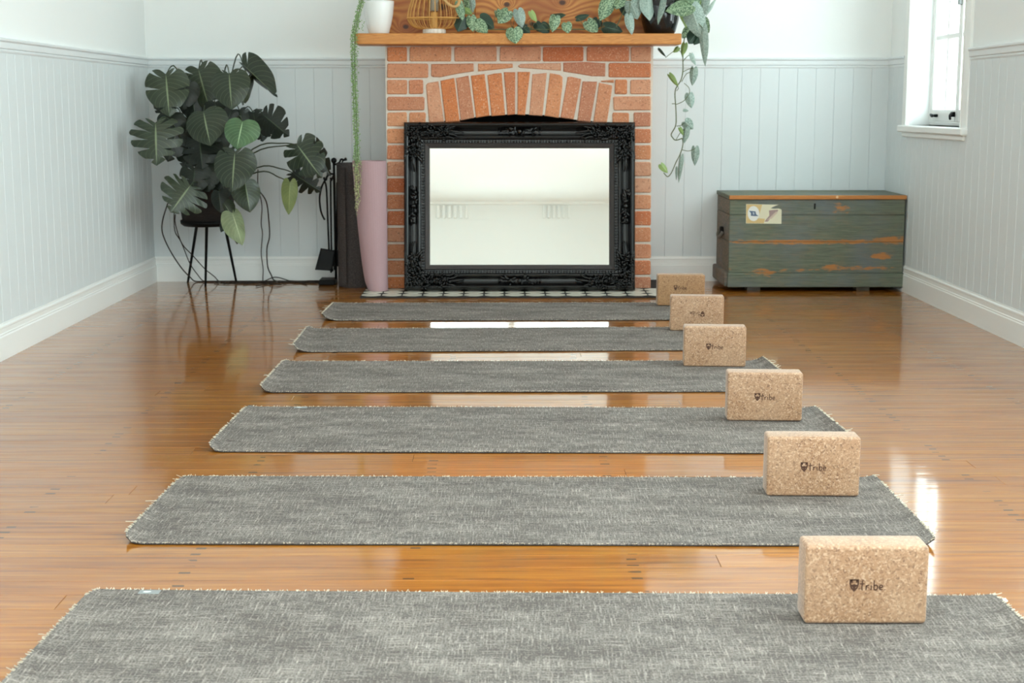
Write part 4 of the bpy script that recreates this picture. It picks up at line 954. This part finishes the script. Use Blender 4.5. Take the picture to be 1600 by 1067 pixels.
# ---- heart-leaved pothos in the black pot, trailing both ways
pc = at(1031, 45, 7.63); PX, PYY = pc.x, 7.63
po = thing('trailing_pothos', 'silvery pothos in a glossy black pot trailing along and off the mantel end', 'potted plant', (PX, PYY, MZ1))
obj('pot', lathe([(0, 0), (.070, 0), (.080, .012), (.095, .07), (.101, .13), (.099, .165), (.092, .165), (.094, .13), (.0, .125)], (PX, PYY, MZ1 + .001), 40), M['gloss'], po, smooth=True)
obj('soil', lathe([(0, .135), (.093, .130)], (PX, PYY, MZ1 + .001), 20), M['soil'], po)
S, SD, SG, SL = M['satin'], M['satin_dark'], M['satin_grey'], M['satin_lime']
PL = [((1012, -4), (1016, 32), 25, 7.53, 7.50, SG, -20), ((1036, -4), (1026, 38), 13, 7.52, 7.50, SG, 40), ((1080, 8), (1040, 16), 26, 7.50, 7.49, S, 5), ((1080, 12), (1098, 62), 32, 7.52, 7.52, SG, 10), ((1102, -6), (1095, 28), 16, 7.55, 7.53, SG, 30),
      ((1104, 22), (1121, -2), 9, 7.56, 7.54, SG, 50), ((1098, 44), (1100, 104), 15, 7.52, 7.50, SG, 35), ((1088, 52), (1076, 68), 22, 7.57, 7.55, SD, 0), ((1068, 16), (1074, 44), 15, 7.60, 7.58, SL, -40), ((1086, 0), (1094, 16), 14, 7.57, 7.55, SL, 30), ((1100, 30), (1107, 52), 12, 7.56, 7.55, S, 40),
      ((1078, 44), (1066, 60), 14, 7.60, 7.58, S, -10), ((1095, 52), (1084, 70), 16, 7.56, 7.54, SD, 20), ((1060, 0), (1064, 22), 14, 7.55, 7.53, SD, 20), ((1006, -6), (999, 14), 16, 7.56, 7.54, S, 0), ((1090, -10), (1078, 12), 20, 7.56, 7.54, S, 0),
      ((954, 0), (938, 32), 24, 7.55, 7.53, S, -15), ((950, 12), (938, 28), 14, 7.60, 7.58, SD, 0), ((986, 2), (996, 30), 26, 7.54, 7.52, SG, 15), ((983, 24), (988, 54), 15, 7.52, 7.50, SG, -10), ((976, 4), (980, 28), 18, 7.58, 7.56, SD, 0), ((970, -4), (962, 14), 20, 7.56, 7.54, S, 10),
      ((945, 42), (973, 49), 20, 7.58, 7.56, SD, 10), ((918, 33), (934, 50), 20, 7.57, 7.55, S, 0), ((934, 30), (926, 48), 16, 7.62, 7.60, SD, 0), ((901, 29), (921, 23), 10, 7.58, 7.56, SD, 0), ((885, 36), (888, 52), 16, 7.56, 7.55, S, 0), ((862, 26), (884, 22), 13, 7.58, 7.56, SD, -20),
      ((868, 26), (863, 50), 17, 7.55, 7.54, S, 0), ((846, 38), (858, 51), 18, 7.60, 7.58, SD, 0), ((838, 36), (848, 50), 14, 7.64, 7.62, SD, 0), ((830, 18), (839, 34), 11, 7.58, 7.57, SL, -20), ((809, 16), (816, 43), 18, 7.56, 7.54, SG, 10), ((803, 45), (806, 68), 26, 7.515, 7.500, S, 0), ((818, 44), (828, 51), 12, 7.58, 7.56, SD, 0), ((820, 38), (806, 50), 14, 7.64, 7.62, SD, 0),
      ((794, 17), (778, 36), 21, 7.57, 7.55, S, 0), ((776, 17), (784, 34), 11, 7.60, 7.58, S, 20), ((750, 28), (772, 44), 23, 7.60, 7.58, SD, 10), ((745, 34), (762, 51), 20, 7.56, 7.54, S, -5), ((736, 26), (739, 49), 16, 7.57, 7.55, S, 0), ((724, 28), (715, 49), 24, 7.58, 7.56, SD, 0), ((718, 4), (724, 32), 15, 7.56, 7.54, S, -20), ((726, 14), (738, 22), 10, 7.60, 7.58, SL, 0), ((736, -2), (738, 20), 12, 7.58, 7.56, SG, 40), ((730, -4), (734, 18), 14, 7.62, 7.6, S, 0)]
YH = 7.62
PH = [((1029, 77), (1040, 90), 5, SD, 50), ((1070, 68), (1066, 87), 10, SL, 10), ((1060, 74), (1052, 82), 8, SL, 10), ((1081, 84), (1088, 102), 10, SG, -30), ((1084, 107), (1081, 134), 13, SG, 20), ((1046, 117), (1059, 136), 9, M['satin_lime'], 40), ((1077, 147), (1081, 169), 15, SG, 0), ((1068, 172), (1076, 173), 5, SG, 0), ((1070, 190), (1083, 202), 17, SG, 20), ((1072, 200), (1068, 224), 12, SG, 30),
      ((1062, 200), (1068, 212), 6, SL, 20), ((1086, 231), (1085, 259), 13, SG, 20), ((1064, 245), (1058, 286), 9, SG, 40), ((1033, 257), (1044, 270), 11, M['satin_lime'], -10), ((1056, 262), (1055, 282), 6, SG, 60)]
nodes = []
for i, (ba, ti, wp, Yb, Yt, mt_, ro) in enumerate(PL):
    o, B, n_ = leaf(po, ba, ti, wp, Yb, Yt, mt_, 0, 0, ro, .08, .18, seed=i); nodes.append((ba, B, n_))
for i, (ba, ti, wp, mt_, ro) in enumerate(PH): leaf(po, ba, ti, wp, YH - .01, YH - .015, mt_, 0, 0, ro, .1, .25, seed=i + 60)
vtop = Vector((PX, PYY, MZ1 + .15)); fz = MZ1 + .010
obj('vine', tube([vtop + Vector((.02, 0, 0)), at(1070, -2, 7.6), at(1076, 30, YH), at(1069, 62, YH), at(1067, 90, YH), at(1067, 110, YH), at(1064, 125, YH), at(1055, 142, YH), at(1056, 170, YH), at(1056, 195, YH), at(1049, 209, YH), at(1051, 215, YH), at(1056, 219, YH), at(1066, 216, YH)], .0030, 5, k=5), M['vine'], po, smooth=True)
obj('vine', tube([at(1066, 216, YH), at(1067, 226, YH), at(1063, 240, YH), at(1056, 254, YH), at(1049, 270, YH), at(1043, 276, YH), at(1037, 270, YH)], .0026, 5, k=5), M['vine'], po, smooth=True)
tw = []
for a, b2, c in (((1055, 78), (1046, 85), (1040, 90)), ((1067, 96), (1074, 88), (1081, 84)), ((1066, 113), (1076, 108), (1083, 107)), ((1065, 128), (1072, 116), (1079, 113)), ((1057, 142), (1060, 138), (1058, 134)), ((1057, 163), (1068, 158), (1075, 150)), ((1057, 197), (1064, 196), (1069, 192)), ((1056, 219), (1064, 206), (1070, 203)), ((1066, 234), (1076, 236), (1086, 232)), ((1069, 130), (1077, 138), (1077, 148)), ((1067, 92), (1063, 80), (1055, 78)), ((1050, 162), (1054, 162), (1057, 163))):
    tw.append(tube([at(*a, YH), at(*b2, YH - .005), at(*c, YH - .01)], .0018, 4, k=4))
obj('petiole', join(*tw), M['vine'], po, smooth=True)
vl = [vtop + Vector((-.06, -.03, .03)), at(985, 0, 7.56)]
for x in (960, 940, 915, 885, 860, 830, 800, 770, 745, 725): v = at(x, 46, 7.60 + .02 * math.sin(x)); v.z = max(v.z, fz); vl.append(v)
obj('vine', tube(vl, .0028, 5, k=5), M['vine'], po, smooth=True)
pt = []
for ba, B, n_ in nodes[16:]:
    near = min(vl, key=lambda q: (q - B).length); pt.append(tube([near, near.lerp(B, .6) + Vector((0, -.008, .012)), B - n_ * .002], .0015, 4, k=3))
for ba, B, n_ in nodes[:16]: pt.append(tube([vtop, vtop.lerp(B, .6) + Vector((0, -.02, .03)), B - n_ * .002], .0018, 4, k=4))
obj('petiole', join(*pt), M['vine'], po, smooth=True)

# ---- white pot with string-of-pearls
wc = at(592, 45, 7.625); WX = wc.x
wp_ = thing('string_of_pearls', 'white ceramic pot of string of pearls trailing off the left mantel end', 'potted plant', (WX, 7.625, MZ1))
obj('pot', lathe([(0, 0), (.048, 0), (.052, .004), (.064, .05), (.074, .10), (.0785, .15), (.0785, .163), (.0745, .163), (.072, .14), (0, .135)], (WX, 7.625, MZ1 + .001), 40), M['white_pot'], wp_, smooth=True)
obj('soil', lathe([(0, .150), (.073, .146)], (WX, 7.625, MZ1 + .001), 20), M['soil'], wp_)
rng = random.Random(5); strands, greens, dry = [], [], []
for k in range(12):
    ox, oy = rng.uniform(-1.25, 1.25), rng.uniform(-.016, .012)
    end = rng.choice([300, 318, 326, 290, 338, 270, 310])
    P = [Vector((WX - .04, 7.61, MZ1 + .158)), at(570 + ox * 2, -8, 7.52), at(563 + ox * 4, 10, 7.505 + oy), at(557.5 + ox * 4.5, 36, 7.503 + oy)]
    P += [at(554.0 + ox * 5.5, 62, 7.500 + oy), at(554 + ox * 5, 110, 7.502 + oy), at(556 + ox * 4.5, 170, 7.505 + oy), at(558 + ox * 4, 230, 7.505 + oy)]
    P += [at(559 + ox * 4.5 + rng.uniform(-2, 2), 230 + (end - 230) * q, 7.505 + oy) for q in (.5, 1)]
    SP = smooth_path(P, 8); strands.append(tube(SP, .0008, 3, raw=True))
    acc = 0
    for a, b2 in zip(SP, SP[1:]):
        L = (b2 - a).length; m = max(1, int(L / .0105 + rng.random()))
        for j in range(m):
            p = a.lerp(b2, (j + rng.random()) / m) + Vector((rng.uniform(-.008, .008), rng.uniform(-.005, .005), 0)); r = rng.uniform(.0024, .0040)
            lst = dry if p.z < at(560, 262, 7.5).z + rng.uniform(-.03, .03) else greens
            lst.append(([p + v * r for v in _bead[0]], _bead[1]))
for k in range(60):
    a = rng.uniform(0, 2 * PI); rr = rng.uniform(0, .07); p = Vector((WX + rr * math.cos(a), 7.625 + rr * math.sin(a), MZ1 + .158 + rng.uniform(0, .012))); r = rng.uniform(.003, .0045); greens.append(([p + v * r for v in _bead[0]], _bead[1]))
for k in range(8):
    p = at(565 + rng.uniform(-2, 10), 32 + k * 2.2, 7.53); greens.append(([p + v * .003 for v in _bead[0]], _bead[1]))
tag(obj('strands', join(*strands), M['vine'], wp_), kind='stuff')
b = NB('pearl_green'); pg = b.set(col=b.ramp(b.noise(b.pos(), 330, 2, .7), (.36, '#4f7a3c'), (.5, '#86ae68'), (.64, '#c4dda6')), rough=.45, spec=.4)
b = NB('pearl_yellowed'); py_ = b.set(col=b.ramp(b.noise(b.pos(), 330, 2, .7), (.36, '#8b8f58'), (.5, '#b9b985'), (.64, '#d8d6b0')), rough=.55)
tag(obj('pearl_leaves', join(*greens), pg, wp_, smooth=True), kind='stuff')
t_ = tag(obj('pearl_leaves', join(*dry), py_, wp_, smooth=True), kind='stuff'); t_['label'] = 'yellowing lower leaves'

# ---- bamboo lantern
LX = at(678.5, 45, 7.62).x; LY = 7.62
la = thing('bamboo_lantern', 'round bamboo rib lantern with a glass candle holder on the mantel', 'lantern', (LX, LY, MZ1))
obj('base_disc', lathe([(0, 0), (.056, 0), (.058, .004), (.058, .020), (.055, .023), (0, .023)], (LX, LY, MZ1 + .001), 36), M['birch'], la, smooth=False)
zring = at(678, 25.5, 7.5).z - MZ1 - .003; Rm = .134
prof = [(.048, .025), (.088, .029), (.114, .042), (.129, .062), (Rm, zring), (.132, zring + .03), (.115, zring + .085), (.09, zring + .14), (.07, zring + .18)]
for i in range(28):
    a = 2 * PI * (i + .3) / 28; ca, sa = math.cos(a), math.sin(a)
    obj('rib', tube([(LX + r * ca, LY + r * sa * .62, MZ1 + z) for r, z in prof], .0024, 4, k=4), M['bamboo'], la, smooth=True)
def oval(r, z, th): return tube([(LX + r * math.cos(2 * PI * i / 40), LY + r * math.sin(2 * PI * i / 40) * .62, MZ1 + z) for i in range(40)], th, 5, raw=True, closed=True)
obj('hoop', oval(Rm + .003, zring, .0038), M['bamboo'], la, smooth=True)
obj('hoop', oval(.072, zring + .18, .006), M['bamboo'], la, smooth=True)
obj('hoop', oval(.046, .027, .005), M['bamboo'], la, smooth=True)
gz_ = at(678, 19, 7.62).z - MZ1
obj('candle_glass', lathe([(0, gz_), (.029, gz_), (.031, gz_ + .003), (.031, gz_ + .17), (.0285, gz_ + .17), (.0285, gz_ + .006), (0, gz_ + .004)], (LX, LY, MZ1), 28), M['glass'], la, smooth=True)
obj('candle', lathe([(0, gz_ + .006), (.022, gz_ + .006), (.022, gz_ + .11), (0, gz_ + .115)], (LX, LY, MZ1), 20), flat('taupe_candle_wax', '#b5a796', .5), la, smooth=True)
obj('candle_stand', lathe([(0, .024), (.018, .024), (.018, gz_ - .001), (0, gz_ - .001)], (LX, LY, MZ1), 16), M['bamboo'], la)
obj('rope_handle', tube([at(690, -14, 7.56), at(694, -2, 7.53), at(700, 6, 7.52), at(709, 10.5, 7.515), at(716, 7, 7.52), at(718, -3, 7.53), at(716, -14, 7.56)], .0075, 7, k=6), flat('natural_rope', '#c79d66', .8), la, smooth=True)

# ================================================================== ROLLED MATS AND FIRE TOOLS
def roll(name, cx, cy, z0, h, rad_at, turns, start, th, mat, right=None, gap=.0042, sgn=1, lift=0.0):
    """a mat rolled into a loose upright spiral; rad_at(q) outer radius from foot (0) to top (1); right: keep that side upright"""
    n = int(turns * 40); nz = 14; V, Fc = [], []
    for k in range(nz + 1):
        q = k / nz; ro = rad_at(q); c = cx if right is None else right - ro
        for side in (0, 1):
            for i in range(n + 1):
                f = i / n; a = start + sgn * f * turns * 2 * PI; r = ro - f * turns * (th + gap) - side * th + lift * max(0, 1 - i / 6) ** 1.5
                e = max(0, (7 - i) / 7.); zc_ = .020 * e * e if k == 0 else -.020 * e * e if k == nz else 0
                V.append((c + r * math.cos(a), cy + r * math.sin(a), z0 + h * q + zc_))
    st = 2 * (n + 1)
    def add(*q): Fc.append(q if sgn > 0 else q[::-1])
    for k in range(nz):
        for i in range(n):
            a = k * st + i; b = a + st; add(a, a + 1, b + 1, b); c = k * st + (n + 1) + i; d = c + st; add(c, d, d + 1, c + 1)
        a = k * st; c = a + n + 1; add(a, a + st, c + st, c); a = k * st + n; c = a + n + 1; add(a, c, c + st, a + st)
    for i in range(n):
        add(i, n + 1 + i, n + 2 + i, i + 1); o_ = nz * st; add(o_ + i, o_ + i + 1, o_ + n + 2 + i, o_ + n + 1 + i)
    V2 = V; xs = [v[0] for v in V]
    return obj(name, (V2, Fc), mat, None, False, pivot=(cx, cy, z0))
RYd = 7.86
xl, xr = at(526, 350, RYd).x, at(573, 350, RYd).x
dm = roll('rolled_mat', (xl + xr) / 2 + .012, RYd + .02, .0008, at(548, 255, RYd).z, lambda q: .091, 3.2, rad(-112), .005, M['felt'], sgn=-1, lift=.007)
tag(dm, 'charcoal grey exercise mat rolled and stood upright behind the pink mat', 'rolled mat', 'rolled mats beside the fireplace')
PYm = 7.60
xb0, xb1, xt0, xt1 = at(573, 450, PYm).x, at(605, 450, PYm).x, at(553, 255, PYm).x, at(605, 255, PYm).x
rb, rt = (xb1 - xb0) / 2, (xt1 - xt0) / 2
pm = roll('rolled_mat', (xt0 + xt1) / 2, PYm, HZ + .0005, at(580, 252, PYm - .05).z - HZ, lambda q: rb + .004 + (rt + .004 - rb) * q ** .55, 2.4, rad(35), .005, M['pink'], right=xt1 + .004, gap=.0035)
tag(pm, 'dusty pink exercise mat rolled and stood upright against the brick chimney', 'rolled mat', 'rolled mats beside the fireplace')
TY = 7.985
ts = thing('fire_tool_stand', 'black iron fire tool stand beside the rolled charcoal mat', 'fire tool stand', (at(522, 440, TY).x, TY, 0))
bxl, bxr = at(500, 440, TY).x, at(525.5, 440, TY).x
obj('base', rbox(bxl, bxr, TY - .075, TY + .06, 0.0005, .030, .005), M['black'], ts)
pxx = at(522.5, 300, TY).x; ptop = at(522, 252, TY).z
obj('pole', tube([(pxx, TY, .028), (pxx, TY, ptop)], .0065, 8, k=2), M['black'], ts, smooth=True)
obj('finial', blob((pxx, TY, ptop + .004), .016, .016, .016, 2), M['black'], ts, smooth=True)
obj('hook_arm', join(tube([(pxx, TY, ptop - .02), at(530, 254, TY), at(533, 249, TY), at(538, 250, TY), at(540, 247.5, TY), at(541, 251, TY)], .006, 6), tube([at(536, 250, TY), at(535, 254, TY), at(536, 258, TY)], .0045, 6)), M['black'], ts, smooth=True)
obj('hook_arm', tube([(pxx, TY, ptop - .07), at(514, 272, TY - .02), at(508, 281, TY - .03), at(506, 277, TY - .035)], .0055, 6), M['black'], ts, smooth=True)
obj('hook_arm', tube([(pxx, TY, ptop - .07), (pxx - .01, TY - .05, ptop - .10), (pxx - .012, TY - .06, ptop - .085)], .0055, 6), M['black'], ts, smooth=True)
Y1 = TY - .03
shv = thing('fire_shovel', 'black iron fire shovel with a square blade hanging on the tool stand', 'fire shovel', at(507, 405, Y1))
obj('handle', tube([at(507, 283, Y1), at(510, 295, Y1), at(512, 340, Y1), at(514, 391, Y1)], .0052, 6), M['black'], shv, smooth=True)
q = [at(502, 388.5, Y1 - .005), at(523, 392, Y1 - .005), at(518, 423, Y1 - .03), at(493.5, 421.5, Y1 - .03)]
c4 = [p + Vector((0, .006, 0)) for p in q]; e1 = [q[0] + Vector((.0, -.022, .002)), q[1] + Vector((0, -.022, .002))]
obj('blade', join((q + c4, [(0, 1, 2, 3), (7, 6, 5, 4), (0, 4, 5, 1), (1, 5, 6, 2), (2, 6, 7, 3), (3, 7, 4, 0)]), tube([q[3], q[0], q[1], q[2]], .005, 5, raw=True), tube([at(517, 420, Y1 - .03), at(517.5, 426, Y1 - .03)], .005, 5, k=1)), M['black'], shv)
tg = thing('fire_tongs', 'black iron tongs with a bowed arm hanging left of the tool stand pole', 'fire tongs', at(505, 330, Y1 - .02))
obj('bowed_arm', tube([at(509, 280, Y1 - .02), at(503, 291, Y1 - .02), at(499.5, 308, Y1 - .02), at(500.5, 325, Y1 - .02), at(503.5, 336, Y1 - .02), at(507.5, 343.5, Y1 - .02)], .0052, 6), M['black'], tg, smooth=True)
obj('rivet', blob(at(509, 280, Y1 - .02), .010, .010, .010, 1), M['black'], tg, smooth=True)
pk = thing('fire_poker', 'thin straight black fire poker hanging beside the tool stand pole', 'fire poker', at(518, 350, Y1 + .005))
obj('rod', tube([at(516.5, 282, Y1 + .02), at(517, 330, Y1 + .02), at(518, 395, Y1 + .02), at(519.5, 424, Y1 + .02)], .0050, 6), M['black'], pk, smooth=True)
obj('hook', tube([at(519, 412, Y1 + .02), at(522, 416, Y1 + .015), at(522, 422, Y1 + .01)], .004, 6), M['black'], pk, smooth=True)
br = thing('hearth_brush', 'black hearth brush half hidden behind the rolled charcoal mat', 'hearth brush', at(526, 400, Y1 + .05))
obj('handle', tube([at(526.5, 285, Y1 + .06), at(526.5, 340, Y1 + .06), at(526, 390, Y1 + .06)], .0055, 6), M['black'], br, smooth=True)
hc = at(526, 403, Y1 + .06); obj('bristles', rbox(hc.x - .02, hc.x + .02, hc.y - .02, hc.y + .012, hc.z - .045, hc.z + .045, .006), M['black'], br)

# a scrap of lint on the boards by the nearest mat
lf = fl(1568, 942); rng = random.Random(2); ps = []
for k in range(7): a = Vector((lf.x + rng.uniform(-.003, .003), lf.y + rng.uniform(-.004, .004), .003)); ps.append(tube([a, a + Vector((rng.uniform(-.006, .006), rng.uniform(-.005, .005), .004)), a + Vector((rng.uniform(-.009, .009), rng.uniform(-.006, .006), .000))], .0016, 4, k=3))
tag(obj('lint_scrap', join(*ps), M['tagl']), 'tiny white scrap of lint on the bare floorboards right of the nearest mat', 'lint')
